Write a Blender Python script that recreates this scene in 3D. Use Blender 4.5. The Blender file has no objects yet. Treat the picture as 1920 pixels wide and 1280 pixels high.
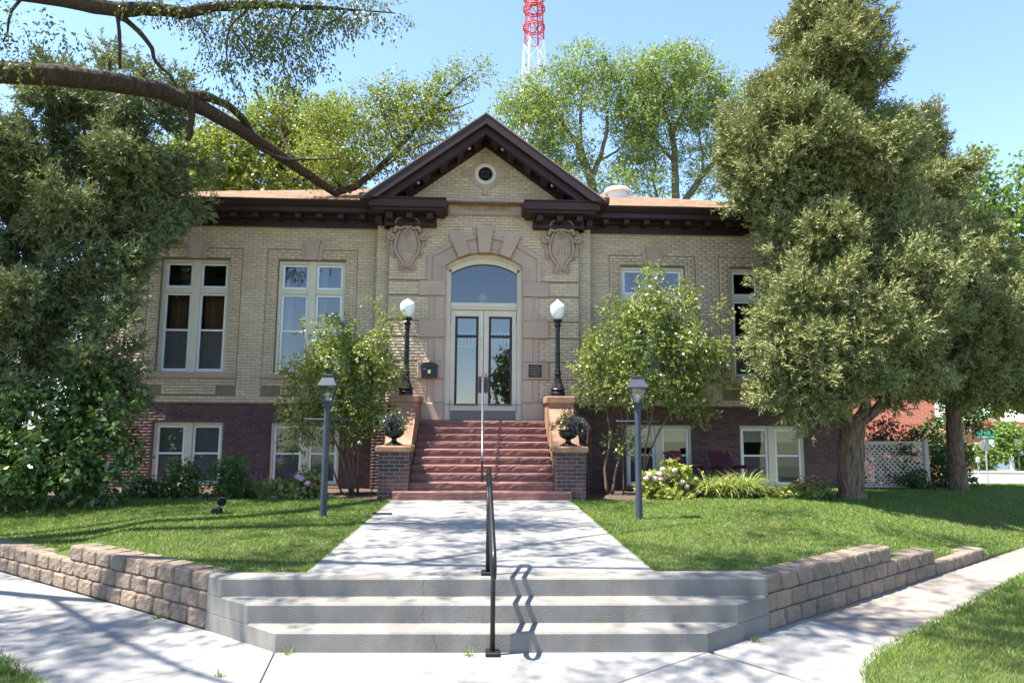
import bpy, math, random
import numpy as np
from mathutils import Vector, Matrix, Euler

# ------------------------------------------------------------------ camera, light, exposure
SC = bpy.context.scene
COL = SC.collection
R = math.radians
CAM = Vector((-0.03, 0.0, 1.95))
FPX = 1280.0                                   # focal length in pixels of a 1920 wide frame
YAW, PITCH, ROLL = math.atan(60 / FPX), math.atan(153 / FPX), 0.0065
FWD = Vector((math.sin(YAW) * math.cos(PITCH), math.cos(YAW) * math.cos(PITCH), math.sin(PITCH)))
RIG = Vector((math.cos(YAW), -math.sin(YAW), 0))
UPV = RIG.cross(FWD)
RIG2 = math.cos(ROLL) * RIG + math.sin(ROLL) * UPV
UP2 = -math.sin(ROLL) * RIG + math.cos(ROLL) * UPV
cam_data = bpy.data.cameras.new('camera')
cam_data.sensor_width = 36.0
cam_data.lens = 36.0 * FPX / 1920.0
cam_data.clip_start = 0.05
cam_data.clip_end = 2000
cam = bpy.data.objects.new('camera', cam_data)
COL.objects.link(cam)
m3 = Matrix((RIG2, UP2, -FWD)).transposed()
cam.matrix_world = Matrix.Translation(CAM) @ m3.to_4x4()
SC.camera = cam

SUN = Vector((-0.40, -0.085, 0.905)).normalized()     # direction towards the sun
world = bpy.data.worlds.new('World')
SC.world = world
world.use_nodes = True
nt = world.node_tree
nt.nodes.clear()
out = nt.nodes.new('ShaderNodeOutputWorld')
bg = nt.nodes.new('ShaderNodeBackground')
sky = nt.nodes.new('ShaderNodeTexSky')
sky.sky_type = 'NISHITA'
sky.sun_disc = False
sky.sun_elevation = math.asin(SUN.z)
sky.sun_rotation = math.atan2(SUN.x, SUN.y)
sky.altitude = 1300
sky.air_density = 1.0
sky.dust_density = 0.4
sky.ozone_density = 2.2
bg.inputs['Strength'].default_value = 0.125
nt.links.new(sky.outputs[0], bg.inputs[0])
nt.links.new(bg.outputs[0], out.inputs[0])
sun_data = bpy.data.lights.new('sun', 'SUN')
sun_data.energy = 5.0
sun_data.angle = R(0.53)
sun_data.color = (1.0, 0.95, 0.87)
sun = bpy.data.objects.new('sun', sun_data)
sun.rotation_euler = SUN.to_track_quat('Z', 'Y').to_euler()
COL.objects.link(sun)
vs = SC.view_settings
vs.view_transform = 'Standard'
vs.look = 'None'
vs.exposure = 1.86
vs.gamma = 1.0
vs.use_curve_mapping = False
try:
    SC.cycles.max_bounces = 8
    SC.cycles.transparent_max_bounces = 12
    SC.cycles.caustics_reflective = False
    SC.cycles.caustics_refractive = False
except Exception:
    pass


def at(px, py, Y):
    """world point seen at pixel (px, py) of the 1920x1280 photograph, at the depth plane Y"""
    d = FWD + RIG2 * ((px - 960) / FPX) - UP2 * ((py - 640) / FPX)
    return CAM + d * ((Y - CAM.y) / d.y)


# ------------------------------------------------------------------ helpers
WL = {}                                         # world location of every parent


def link(o, parent=None, loc=None):
    COL.objects.link(o)
    base = Vector((0, 0, 0))
    if parent is not None:
        o.parent = parent
        base = WL[parent.name]
    if loc is not None:
        o.location = Vector(loc) - base
        WL[o.name] = Vector(loc)
    else:
        WL[o.name] = base.copy()
    return o


def tag(o, label=None, cat=None, group=None, kind=None):
    if label: o['label'] = label
    if cat: o['category'] = cat
    if group: o['group'] = group
    if kind: o['kind'] = kind
    return o


def thing(name, label, cat, loc=(0, 0, 0), rz=0.0, group=None):
    o = bpy.data.objects.new(name, None)
    o.empty_display_size = 0.2
    link(o, None, loc)
    o.rotation_euler = (0, 0, rz)
    return tag(o, label, cat, group)


def mesh_np(name, V, F, mat, parent=None, smooth=False, kind=None, local=False, loc=None):
    """one mesh object from numpy arrays: V (n,3) and F a list of (m,k) arrays"""
    V = np.asarray(V, dtype=np.float64)
    if not isinstance(F, (list, tuple)):
        F = [F]
    F = [np.asarray(f, dtype=np.int32) for f in F if len(f)]
    me = bpy.data.meshes.new(name)
    o = bpy.data.objects.new(name, me)
    link(o, parent, loc)
    if not local:
        V = V - np.array(WL[o.name])
    nl = sum(f.size for f in F)
    npoly = sum(len(f) for f in F)
    me.vertices.add(len(V))
    me.vertices.foreach_set('co', V.astype(np.float32).ravel())
    me.loops.add(nl)
    me.loops.foreach_set('vertex_index', np.concatenate([f.ravel() for f in F]))
    me.polygons.add(npoly)
    tot = np.concatenate([np.full(len(f), f.shape[1], dtype=np.int32) for f in F])
    st = np.concatenate([[0], np.cumsum(tot)[:-1]]).astype(np.int32)
    me.polygons.foreach_set('loop_start', st)
    try:
        me.polygons.foreach_set('loop_total', tot)
    except Exception:
        pass
    if smooth:
        me.polygons.foreach_set('use_smooth', np.ones(npoly, dtype=bool))
    me.update(calc_edges=True)
    me.validate()
    if mat is not None:
        me.materials.append(mat)
    if kind:
        o['kind'] = kind
    return o


class MB:
    """collects shapes for ONE mesh"""

    def __init__(self):
        self.v, self.f = [], []

    def add(self, vs_, fs_):
        n = len(self.v)
        self.v.extend([tuple(v) for v in vs_])
        self.f.extend([tuple(i + n for i in f) for f in fs_])
        return self

    def box(self, x0, x1, y0, y1, z0, z1):
        if x0 > x1: x0, x1 = x1, x0
        if y0 > y1: y0, y1 = y1, y0
        if z0 > z1: z0, z1 = z1, z0
        v = [(x0, y0, z0), (x1, y0, z0), (x1, y1, z0), (x0, y1, z0), (x0, y0, z1), (x1, y0, z1), (x1, y1, z1), (x0, y1, z1)]
        return self.add(v, [(0, 3, 2, 1), (4, 5, 6, 7), (0, 1, 5, 4), (1, 2, 6, 5), (2, 3, 7, 6), (3, 0, 4, 7)])

    def bbox(self, x0, x1, y0, y1, z0, z1, b=0.008):
        """box with chamfered edges on all sides"""
        if x0 > x1: x0, x1 = x1, x0
        if y0 > y1: y0, y1 = y1, y0
        if z0 > z1: z0, z1 = z1, z0
        b = min(b, (x1 - x0) / 3, (y1 - y0) / 3, (z1 - z0) / 3)
        lo, hi = (x0, y0, z0), (x1, y1, z1)
        vs_, idx = [], {}
        for sx in (0, 1):
            for sy in (0, 1):
                for sz in (0, 1):
                    s = (sx, sy, sz)
                    c = [hi[i] if s[i] else lo[i] for i in range(3)]
                    for ax in range(3):
                        p = [c[i] if i == ax else (c[i] - b if s[i] else c[i] + b) for i in range(3)]
                        idx[(s, ax)] = len(vs_)
                        vs_.append(tuple(p))
        fs_ = []
        for ax in range(3):
            a1, a2 = [i for i in range(3) if i != ax]
            for sd in (0, 1):
                q = []
                for (u, w) in ((0, 0), (1, 0), (1, 1), (0, 1)):
                    s = [0, 0, 0]; s[ax] = sd; s[a1] = u; s[a2] = w
                    q.append(idx[(tuple(s), ax)])
                fs_.append(q if (sd == 1) == (ax != 1) else q[::-1])
        for ax in range(3):
            a1, a2 = [i for i in range(3) if i != ax]
            for u in (0, 1):
                for w in (0, 1):
                    s0 = [0, 0, 0]; s0[a1] = u; s0[a2] = w
                    s1 = list(s0); s1[ax] = 1
                    fs_.append([idx[(tuple(s0), a1)], idx[(tuple(s1), a1)], idx[(tuple(s1), a2)], idx[(tuple(s0), a2)]])
        for s in [(a, b_, c) for a in (0, 1) for b_ in (0, 1) for c in (0, 1)]:
            fs_.append([idx[(s, 0)], idx[(s, 1)], idx[(s, 2)]])
        return self.add(vs_, fs_)

    def tube(self, pts, rad, n=8, cap=True):
        pts = [Vector(p) for p in pts]
        if not isinstance(rad, (list, tuple)):
            rad = [rad] * len(pts)
        vs_, fs_ = [], []
        prev = None
        for i, p in enumerate(pts):
            if i == 0: t = pts[1] - pts[0]
            elif i == len(pts) - 1: t = pts[-1] - pts[-2]
            else: t = (pts[i + 1] - pts[i]).normalized() + (pts[i] - pts[i - 1]).normalized()
            if t.length < 1e-9: t = Vector((0, 0, 1))
            t.normalize()
            if prev is None:
                a = Vector((0, 0, 1)) if abs(t.z) < 0.9 else Vector((1, 0, 0))
                u = t.cross(a).normalized()
            else:
                u = (prev - t * prev.dot(t))
                u = u.normalized() if u.length > 1e-6 else t.orthogonal().normalized()
            prev = u
            w = t.cross(u)
            for k in range(n):
                an = 2 * math.pi * k / n
                vs_.append(p + (u * math.cos(an) + w * math.sin(an)) * rad[i])
        for i in range(len(pts) - 1):
            for k in range(n):
                fs_.append((i * n + k, i * n + (k + 1) % n, (i + 1) * n + (k + 1) % n, (i + 1) * n + k))
        if cap:
            fs_.append(tuple(range(n))[::-1])
            fs_.append(tuple((len(pts) - 1) * n + k for k in range(n)))
        return self.add(vs_, fs_)

    def lathe(self, prof, c=(0, 0, 0), n=20, squash=1.0):
        vs_, fs_ = [], []
        for (r, z) in prof:
            for k in range(n):
                a = 2 * math.pi * k / n
                vs_.append((c[0] + r * math.cos(a), c[1] + r * math.sin(a) * squash, c[2] + z))
        for i in range(len(prof) - 1):
            for k in range(n):
                fs_.append((i * n + k, i * n + (k + 1) % n, (i + 1) * n + (k + 1) % n, (i + 1) * n + k))
        fs_.append(tuple(range(n))[::-1])
        fs_.append(tuple((len(prof) - 1) * n + k for k in range(n)))
        return self.add(vs_, fs_)

    def prism_y(self, poly, y0, y1):
        """polygon given in (x, z), seen from the front, pushed from y0 (front) to y1 (back)"""
        n = len(poly)
        ar = sum(poly[i][0] * poly[(i + 1) % n][1] - poly[(i + 1) % n][0] * poly[i][1] for i in range(n))
        if ar < 0: poly = poly[::-1]
        v = [(x, y0, z) for x, z in poly] + [(x, y1, z) for x, z in poly]
        f = [tuple(range(n)), tuple(range(2 * n - 1, n - 1, -1))]
        for i in range(n):
            j = (i + 1) % n
            f.append((i, i + n, j + n, j))
        return self.add(v, f)

    def prism_x(self, poly, x0, x1):
        """polygon given in (y, z) pushed along x"""
        n = len(poly)
        ar = sum(poly[i][0] * poly[(i + 1) % n][1] - poly[(i + 1) % n][0] * poly[i][1] for i in range(n))
        if ar < 0: poly = poly[::-1]
        v = [(x0, y, z) for y, z in poly] + [(x1, y, z) for y, z in poly]
        f = [tuple(range(n))[::-1], tuple(range(n, 2 * n))]
        for i in range(n):
            j = (i + 1) % n
            f.append((i, j, j + n, i + n))
        return self.add(v, f)

    def prism_z(self, poly, z0, z1, b=0.0):
        n = len(poly)
        ar = sum(poly[i][0] * poly[(i + 1) % n][1] - poly[(i + 1) % n][0] * poly[i][1] for i in range(n))
        if ar < 0: poly = poly[::-1]
        if b:
            c = (sum(p[0] for p in poly) / n, sum(p[1] for p in poly) / n)
            ins = []
            for i in range(n):
                p0, p1, p2 = Vector(poly[i - 1]), Vector(poly[i]), Vector(poly[(i + 1) % n])
                d1, d2 = (p1 - p0).normalized(), (p2 - p1).normalized()
                n1, n2 = Vector((-d1.y, d1.x)), Vector((-d2.y, d2.x))
                mm = (n1 + n2)
                mm = mm / max(0.3, mm.length_squared / 2)
                ins.append(p1 + mm * b)
            v = [(x, y, z0) for x, y in poly] + [(x, y, z1 - b) for x, y in poly] + [(p.x, p.y, z1) for p in ins]
            f = [tuple(range(n))[::-1], tuple(range(2 * n, 3 * n))]
            for i in range(n):
                j = (i + 1) % n
                f.append((i, j, j + n, i + n))
                f.append((i + n, j + n, j + 2 * n, i + 2 * n))
            return self.add(v, f)
        v = [(x, y, z0) for x, y in poly] + [(x, y, z1) for x, y in poly]
        f = [tuple(range(n))[::-1], tuple(range(n, 2 * n))]
        for i in range(n):
            j = (i + 1) % n
            f.append((i, j, j + n, i + n))
        return self.add(v, f)

    def ball(self, c, r, n=10, m=6):
        prof = []
        for i in range(m + 1):
            a = -math.pi / 2 + math.pi * i / m
            prof.append((max(1e-4, math.cos(a)) * r, math.sin(a) * r))
        return self.lathe(prof, c, n)

    def transform(self, M):
        self.v = [tuple(M @ Vector(v)) for v in self.v]
        return self

    def build(self, name, mat, parent=None, smooth=False, kind=None, local=False, loc=None, angle=None):
        me = bpy.data.meshes.new(name)
        o = bpy.data.objects.new(name, me)
        link(o, parent, loc)
        b = Vector((0, 0, 0)) if local else WL[o.name]
        me.from_pydata([(v[0] - b.x, v[1] - b.y, v[2] - b.z) for v in self.v], [], self.f)
        if mat is not None: me.materials.append(mat)
        if smooth:
            for p in me.polygons: p.use_smooth = True
            if angle is not None:
                try: me.set_sharp_from_angle(angle=angle)
                except Exception: pass
        me.update()
        if kind: o['kind'] = kind
        return o


def copy_tree(o, parent=None, loc=None, rz=None):
    c = o.copy()
    COL.objects.link(c)
    c.parent = parent
    WL[c.name] = Vector(loc) if loc is not None else Vector((0, 0, 0))
    if loc is not None: c.location = loc
    if rz is not None: c.rotation_euler = (0, 0, rz)
    for ch in list(o.children):
        copy_tree(ch, c)
    return c


# ------------------------------------------------------------------ materials
def new_mat(name):
    m = bpy.data.materials.new(name)
    m.use_nodes = True
    t = m.node_tree
    t.nodes.clear()
    o = t.nodes.new('ShaderNodeOutputMaterial')
    p = t.nodes.new('ShaderNodeBsdfPrincipled')
    t.links.new(p.outputs[0], o.inputs[0])
    return m, t, p, o


def N(t, typ, **kw):
    n = t.nodes.new(typ)
    for k, v in kw.items():
        setattr(n, k, v)
    return n


def mixc(t, fac, a, b, mode='MIX'):
    n = t.nodes.new('ShaderNodeMix')
    n.data_type = 'RGBA'
    n.blend_type = mode
    L = t.links
    for s, v in ((n.inputs[0], fac), (n.inputs[6], a), (n.inputs[7], b)):
        if hasattr(v, 'is_output'): L.new(v, s)
        elif isinstance(v, (int, float)): s.default_value = v
        else: s.default_value = (v[0], v[1], v[2], 1)
    return n.outputs[2]


def noise(t, scale, detail=4, rough=0.55, stretch=None, pos=None):
    if pos is None:
        pos = t.nodes.new('ShaderNodeNewGeometry').outputs['Position']
    if stretch is not None:
        mp = t.nodes.new('ShaderNodeMapping')
        mp.inputs['Scale'].default_value = stretch
        t.links.new(pos, mp.inputs[0])
        pos = mp.outputs[0]
    n = t.nodes.new('ShaderNodeTexNoise')
    n.inputs['Scale'].default_value = scale
    n.inputs['Detail'].default_value = detail
    n.inputs['Roughness'].default_value = rough
    t.links.new(pos, n.inputs['Vector'])
    return n.outputs['Fac']


def ramp(t, fac, a, b):
    n = t.nodes.new('ShaderNodeMapRange')
    n.inputs['From Min'].default_value = a
    n.inputs['From Max'].default_value = b
    t.links.new(fac, n.inputs['Value'])
    return n.outputs[0]


def island(t):
    """a random value per loose piece and per object"""
    g = t.nodes.new('ShaderNodeNewGeometry')
    oi = t.nodes.new('ShaderNodeObjectInfo')
    a = N(t, 'ShaderNodeMath', operation='ADD')
    t.links.new(g.outputs['Random Per Island'], a.inputs[0])
    t.links.new(oi.outputs['Random'], a.inputs[1])
    f = N(t, 'ShaderNodeMath', operation='FRACT')
    t.links.new(a.outputs[0], f.inputs[0])
    return f.outputs[0]


def mat(name, c1, c2=None, rough=0.8, scale=6.0, spec=0.3, bump=0.0, bscale=40.0, metal=0.0,
        isl=None, stain=None, stretch=None, bstretch=None, coat=0.0, detail=5):
    """noise mix of two base colours, optional per-piece tint, stains and bump"""
    m, t, p, o = new_mat(name)
    L = t.links
    if c2 is None: c2 = tuple(x * 0.8 for x in c1)
    col = mixc(t, ramp(t, noise(t, scale, detail, stretch=stretch), 0.3, 0.7), c1, c2)
    if isl is not None:
        col = mixc(t, island(t), mixc(t, 1.0, col, isl[0], 'MULTIPLY'), mixc(t, 1.0, col, isl[1], 'MULTIPLY'))
    if stain is not None:                       # (colour, scale, low, high, strength)
        f = ramp(t, noise(t, stain[1], 6, 0.65, stretch=stain[5] if len(stain) > 5 else None), stain[2], stain[3])
        mm = N(t, 'ShaderNodeMath', operation='MULTIPLY')
        L.new(f, mm.inputs[0]); mm.inputs[1].default_value = stain[4]
        col = mixc(t, mm.outputs[0], col, stain[0])
    L.new(col, p.inputs['Base Color'])
    p.inputs['Roughness'].default_value = rough
    p.inputs['Specular IOR Level'].default_value = spec
    p.inputs['Metallic'].default_value = metal
    if coat: p.inputs['Coat Weight'].default_value = coat
    if bump:
        b = t.nodes.new('ShaderNodeBump')
        b.inputs['Strength'].default_value = 1.0
        b.inputs['Distance'].default_value = bump
        L.new(noise(t, bscale, 6, 0.6, stretch=bstretch), b.inputs['Height'])
        L.new(b.outputs[0], p.inputs['Normal'])
    return m


def leaf_mat(name, c1, c2, trans=0.3, rough=0.45, spec=0.35, nscale=0.7, dry=None, patch=None):
    m, t, p, o = new_mat(name)
    L = t.links
    g = t.nodes.new('ShaderNodeNewGeometry')
    col = mixc(t, g.outputs['Random Per Island'], c1, c2)
    f = ramp(t, noise(t, nscale, 3), 0.35, 0.65)
    col = mixc(t, f, col, mixc(t, 1.0, col, (0.72, 0.82, 0.75), 'MULTIPLY'))
    if patch is not None:                       # worn, drier places
        mm = N(t, 'ShaderNodeMath', operation='MULTIPLY')
        L.new(ramp(t, noise(t, patch[1], 5, 0.6), patch[2], patch[3]), mm.inputs[0]); mm.inputs[1].default_value = patch[4]
        col = mixc(t, mm.outputs[0], col, patch[0])
    if dry is not None:
        f2 = ramp(t, g.outputs['Random Per Island'], dry[1], 1.0)
        col = mixc(t, f2, col, dry[0])
    L.new(col, p.inputs['Base Color'])
    p.inputs['Roughness'].default_value = rough
    p.inputs['Specular IOR Level'].default_value = spec
    tr = t.nodes.new('ShaderNodeBsdfTranslucent')
    L.new(mixc(t, 1.0, col, (1.25, 1.25, 0.7), 'MULTIPLY'), tr.inputs[0])
    mx = t.nodes.new('ShaderNodeMixShader')
    mx.inputs[0].default_value = trans
    L.new(p.outputs[0], mx.inputs[1]); L.new(tr.outputs[0], mx.inputs[2])
    L.new(mx.outputs[0], o.inputs[0])
    return m


def bark_mat(name, c1, c2, bump=0.02, sc=9.0):
    return mat(name, c1, c2, rough=0.9, scale=sc, stretch=(1.6, 1.6, 0.35), bump=bump, bscale=14, bstretch=(2.2, 2.2, 0.25), spec=0.15)


def glass_mat(name, base=0.16, tint=(0.9, 0.95, 0.95), screen=0.0):
    """window glass: see-through with mirror reflections; screen = share of a grey insect screen"""
    m, t, p, o = new_mat(name)
    L = t.links
    t.nodes.remove(p)
    tr = t.nodes.new('ShaderNodeBsdfTransparent')
    tr.inputs[0].default_value = (*tint, 1)
    gl = t.nodes.new('ShaderNodeBsdfGlossy')
    gl.inputs['Roughness'].default_value = 0.015
    b = t.nodes.new('ShaderNodeBump')
    b.inputs['Distance'].default_value = 0.0015
    L.new(noise(t, 1.6, 2), b.inputs['Height'])
    L.new(b.outputs[0], gl.inputs['Normal'])
    fr = t.nodes.new('ShaderNodeFresnel')
    fr.inputs[0].default_value = 1.5
    a = N(t, 'ShaderNodeMath', operation='MULTIPLY_ADD', use_clamp=True)
    L.new(fr.outputs[0], a.inputs[0])
    a.inputs[1].default_value = 1.6
    a.inputs[2].default_value = base - 0.064
    mx = t.nodes.new('ShaderNodeMixShader')
    L.new(a.outputs[0], mx.inputs[0])
    src = tr.outputs[0]
    if screen > 0:
        df = t.nodes.new('ShaderNodeBsdfDiffuse')
        df.inputs[0].default_value = (0.13, 0.135, 0.14, 1)
        m2 = t.nodes.new('ShaderNodeMixShader')
        m2.inputs[0].default_value = screen
        L.new(tr.outputs[0], m2.inputs[1]); L.new(df.outputs[0], m2.inputs[2])
        src = m2.outputs[0]
    L.new(src, mx.inputs[1]); L.new(gl.outputs[0], mx.inputs[2])
    L.new(mx.outputs[0], o.inputs[0])
    return m


M = {}
M['cream_brick'] = mat('cream_brick', (0.62, 0.495, 0.365), (0.555, 0.435, 0.315), 0.85, 3.0, isl=((1.04, 1.03, 1.02), (0.88, 0.855, 0.83)),
                       stain=((0.25, 0.19, 0.14), 1.6, 0.57, 0.84, 0.6, (1, 1, .35)), bump=0.003, bscale=60)
M['cream_mortar'] = mat('cream_mortar', (0.24, 0.195, 0.14), (0.17, 0.14, 0.10), 0.95, 14, bump=0.003)
M['brown_brick'] = mat('brown_brick', (0.105, 0.060, 0.057), (0.078, 0.045, 0.046), 0.7, 4.0, isl=((1.35, 1.2, 1.15), (0.72, 0.78, 0.9)),
                       stain=((0.22, 0.20, 0.19), 1.3, 0.62, 0.9, 0.5), bump=0.004, bscale=50)
M['brown_mortar'] = mat('brown_mortar', (0.17, 0.135, 0.125), (0.125, 0.098, 0.09), 0.95, 12, bump=0.003)
M['pier_brick'] = mat('pier_brick', (0.11, 0.066, 0.058), (0.075, 0.048, 0.045), 0.85, 4.0, spec=0.15, isl=((1.45, 1.2, 1.05), (0.6, 0.68, 0.78)), bump=0.004, bscale=50)
M['pier_mortar'] = mat('pier_mortar', (0.27, 0.24, 0.22), (0.20, 0.175, 0.165), 0.95, 12)
M['pink_stone'] = mat('pink_stone', (0.475, 0.355, 0.285), (0.415, 0.305, 0.24), 0.85, 2.2, isl=((1.05, 1.03, 1.02), (0.9, 0.9, 0.9)),
                      stain=((0.15, 0.10, 0.08), 2.4, 0.66, 0.92, 0.7), bump=0.004, bscale=70)
M['shield_stone'] = mat('shield_stone', (0.45, 0.335, 0.275), (0.38, 0.28, 0.225), 0.88, 3.0, stain=((0.10, 0.08, 0.075), 3.2, 0.60, 0.80, 0.75), bump=0.006, bscale=60)
M['red_stone'] = mat('red_stone', (0.215, 0.110, 0.092), (0.12, 0.060, 0.052), 0.9, 5.0, stretch=(0.3, 1, 5), isl=((1.12, 1.1, 1.1), (0.86, 0.85, 0.9)),
                     stain=((0.26, 0.165, 0.14), 2.0, 0.6, 0.85, 0.5), bump=0.014, bscale=16, bstretch=(0.18, 1, 4.0))
M['orange_stone'] = mat('orange_stone', (0.30, 0.168, 0.108), (0.21, 0.112, 0.07), 0.85, 3.0, bump=0.012, bscale=14, stain=((0.3, 0.2, 0.15), 2.0, 0.6, 0.85, 0.5))
M['maroon'] = mat('maroon', (0.036, 0.016, 0.019), (0.025, 0.011, 0.0135), 0.55, 2.0, spec=0.4, bump=0.002, bscale=20)
M['cream_paint'] = mat('cream_paint', (0.66, 0.59, 0.47), (0.60, 0.535, 0.42), 0.5, 3.0, spec=0.4)
M['white_sash'] = mat('white_sash', (0.78, 0.80, 0.82), (0.72, 0.74, 0.77), 0.4, 4.0, spec=0.5)
M['glass'] = glass_mat('glass', 0.17)
M['glass_bright'] = glass_mat('glass_bright', 0.13, (0.5, 0.56, 0.6))
M['screen_glass'] = glass_mat('screen_glass', 0.10, screen=0.55)
M['curtain_sheer'] = mat('curtain_sheer', (0.50, 0.54, 0.58), (0.38, 0.42, 0.47), 0.9, 3, stretch=(12, 1, 0.1))
M['curtain_brown'] = mat('curtain_brown', (0.32, 0.17, 0.10), (0.21, 0.105, 0.06), 0.9, 3, stretch=(10, 1, 0.1))
M['blind_white'] = mat('blind_white', (0.60, 0.58, 0.50), (0.54, 0.52, 0.45), 0.85, 3)
M['blind_grey'] = mat('blind_grey', (0.34, 0.34, 0.32), (0.28, 0.28, 0.27), 0.85, 3)
M['inside'] = mat('inside', (0.20, 0.18, 0.16), (0.15, 0.13, 0.12), 0.9, 1.0)
M['door_brown'] = mat('door_brown', (0.040, 0.022, 0.024), (0.030, 0.017, 0.018), 0.5, 4)
M['kick'] = mat('kick', (0.20, 0.165, 0.15), (0.16, 0.13, 0.12), 0.6, 3, spec=0.5, stretch=(0.3, 1, 6))
M['plate'] = mat('plate', (0.10, 0.09, 0.085), (0.07, 0.065, 0.06), 0.4, 5, metal=0.6)
M['brass'] = mat('brass', (0.62, 0.50, 0.22), (0.5, 0.40, 0.18), 0.35, 9, metal=0.7)
M['shingle'] = mat('shingle', (0.33, 0.215, 0.145), (0.24, 0.155, 0.105), 0.9, 5, isl=((1.2, 1.18, 1.15), (0.75, 0.75, 0.78)), bump=0.006, bscale=120)
M['black_iron'] = mat('black_iron', (0.007, 0.008, 0.009), (0.012, 0.013, 0.014), 0.38, 8, spec=0.35, bump=0.002, bscale=60)
M['blue_iron'] = mat('blue_iron', (0.042, 0.052, 0.072), (0.032, 0.040, 0.057), 0.55, 5, spec=0.4)
M['rail_steel'] = mat('rail_steel', (0.30, 0.31, 0.33), (0.20, 0.21, 0.23), 0.35, 12, metal=0.8)
M['globe'] = mat('globe', (0.86, 0.89, 0.88), (0.82, 0.86, 0.85), 0.35, 2, spec=0.5)
M['lantern_glass'] = glass_mat('lantern_glass', 0.14, (0.85, 0.86, 0.8))
M['plaque_bronze'] = mat('plaque_bronze', (0.045, 0.030, 0.024), (0.035, 0.022, 0.018), 0.5, 12, metal=0.3)
M['plaque_text'] = mat('plaque_text', (0.33, 0.27, 0.22), (0.26, 0.21, 0.17), 0.5, 20)
M['plaque_rim'] = mat('plaque_rim', (0.55, 0.45, 0.37), (0.45, 0.37, 0.3), 0.5, 20)
M['white_plain'] = mat('white_plain', (0.80, 0.80, 0.78), (0.74, 0.74, 0.72), 0.5, 5)
M['concrete'] = mat('concrete', (0.29, 0.278, 0.262), (0.235, 0.225, 0.21), 0.9, 1.6, isl=((1.03, 1.03, 1.03), (0.93, 0.93, 0.93)),
                    stain=((0.15, 0.137, 0.12), 1.3, 0.52, 0.82, 0.65), bump=0.0025, bscale=120, detail=8)
M['tan_concrete'] = mat('tan_concrete', (0.25, 0.215, 0.185), (0.20, 0.172, 0.148), 0.9, 1.4, isl=((1.04, 1.03, 1.02), (0.92, 0.92, 0.92)),
                        stain=((0.19, 0.155, 0.13), 1.2, 0.55, 0.85, 0.5), bump=0.003, bscale=120, detail=8)
M['step_concrete'] = mat('step_concrete', (0.235, 0.222, 0.20), (0.155, 0.147, 0.133), 0.92, 3.0, stretch=(1, 1, 0.45),
                         stain=((0.10, 0.09, 0.076), 2.2, 0.50, 0.78, 0.6, (1, 1, 0.5)), bump=0.005, bscale=85, detail=8)
M['joint'] = mat('joint', (0.10, 0.09, 0.08), (0.07, 0.062, 0.055), 0.95, 8)
M['block'] = mat('block', (0.28, 0.215, 0.16), (0.21, 0.16, 0.12), 0.95, 9, isl=((1.12, 1.08, 1.04), (0.76, 0.78, 0.80)), bump=0.03, bscale=26,
                 stain=((0.19, 0.14, 0.115), 5, 0.58, 0.8, 0.45))
M['soil'] = mat('soil', (0.10, 0.07, 0.05), (0.06, 0.042, 0.03), 0.95, 12, bump=0.03, bscale=18)
M['turf'] = mat('turf', (0.06, 0.085, 0.018), (0.085, 0.09, 0.03), 0.95, 2.2, bump=0.02, bscale=40)
M['ground'] = mat('ground', (0.12, 0.14, 0.06), (0.17, 0.15, 0.09), 0.95, 0.5)
M['asphalt'] = mat('asphalt', (0.25, 0.22, 0.21), (0.21, 0.19, 0.18), 0.9, 1.0, bump=0.004, bscale=90)
M['grass'] = leaf_mat('grass', (0.095, 0.175, 0.022), (0.17, 0.23, 0.045), 0.3, 0.5, 0.3, 0.9, dry=((0.30, 0.25, 0.11), 0.93), patch=((0.215, 0.195, 0.075), 0.75, 0.54, 0.76, 0.45))
M['plum_chair'] = mat('plum_chair', (0.062, 0.014, 0.026), (0.045, 0.010, 0.019), 0.4, 3, spec=0.5, bump=0.002, bscale=30)
M['lattice'] = mat('lattice', (0.58, 0.53, 0.44), (0.50, 0.45, 0.37), 0.7, 5)
M['tower_red'] = mat('tower_red', (0.62, 0.06, 0.04), (0.5, 0.05, 0.035), 0.5, 1)
M['tower_white'] = mat('tower_white', (0.82, 0.80, 0.80), (0.78, 0.76, 0.76), 0.5, 1)
M['sign_green'] = mat('sign_green', (0.015, 0.22, 0.16), (0.012, 0.19, 0.14), 0.4, 2)
M['sign_back'] = mat('sign_back', (0.42, 0.42, 0.43), (0.36, 0.36, 0.37), 0.4, 4, metal=0.3)
M['pale_blue'] = mat('pale_blue', (0.40, 0.46, 0.55), (0.36, 0.42, 0.50), 0.7, 1.0)
M['roof_grey'] = mat('roof_grey', (0.25, 0.24, 0.25), (0.2, 0.19, 0.2), 0.9, 3)
M['neighbor_wall'] = mat('neighbor_wall', (0.55, 0.52, 0.47), (0.5, 0.47, 0.43), 0.8, 3)


def red_brick_mat(name, c1, c2, mort, scale):
    m, t, p, o = new_mat(name)
    tc = t.nodes.new('ShaderNodeTexCoord')
    mp = t.nodes.new('ShaderNodeMapping')
    mp.inputs['Rotation'].default_value = (R(90), 0, 0)
    t.links.new(tc.outputs['Object'], mp.inputs[0])
    b = t.nodes.new('ShaderNodeTexBrick')
    b.inputs['Scale'].default_value = scale
    b.inputs['Color1'].default_value = (*c1, 1)
    b.inputs['Color2'].default_value = (*c2, 1)
    b.inputs['Mortar'].default_value = (*mort, 1)
    b.inputs['Mortar Size'].default_value = 0.03
    b.inputs['Brick Width'].default_value = 0.9
    b.inputs['Row Height'].default_value = 0.3
    t.links.new(mp.outputs[0], b.inputs['Vector'])
    t.links.new(b.outputs[0], p.inputs['Base Color'])
    p.inputs['Roughness'].default_value = 0.9
    return m


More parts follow.
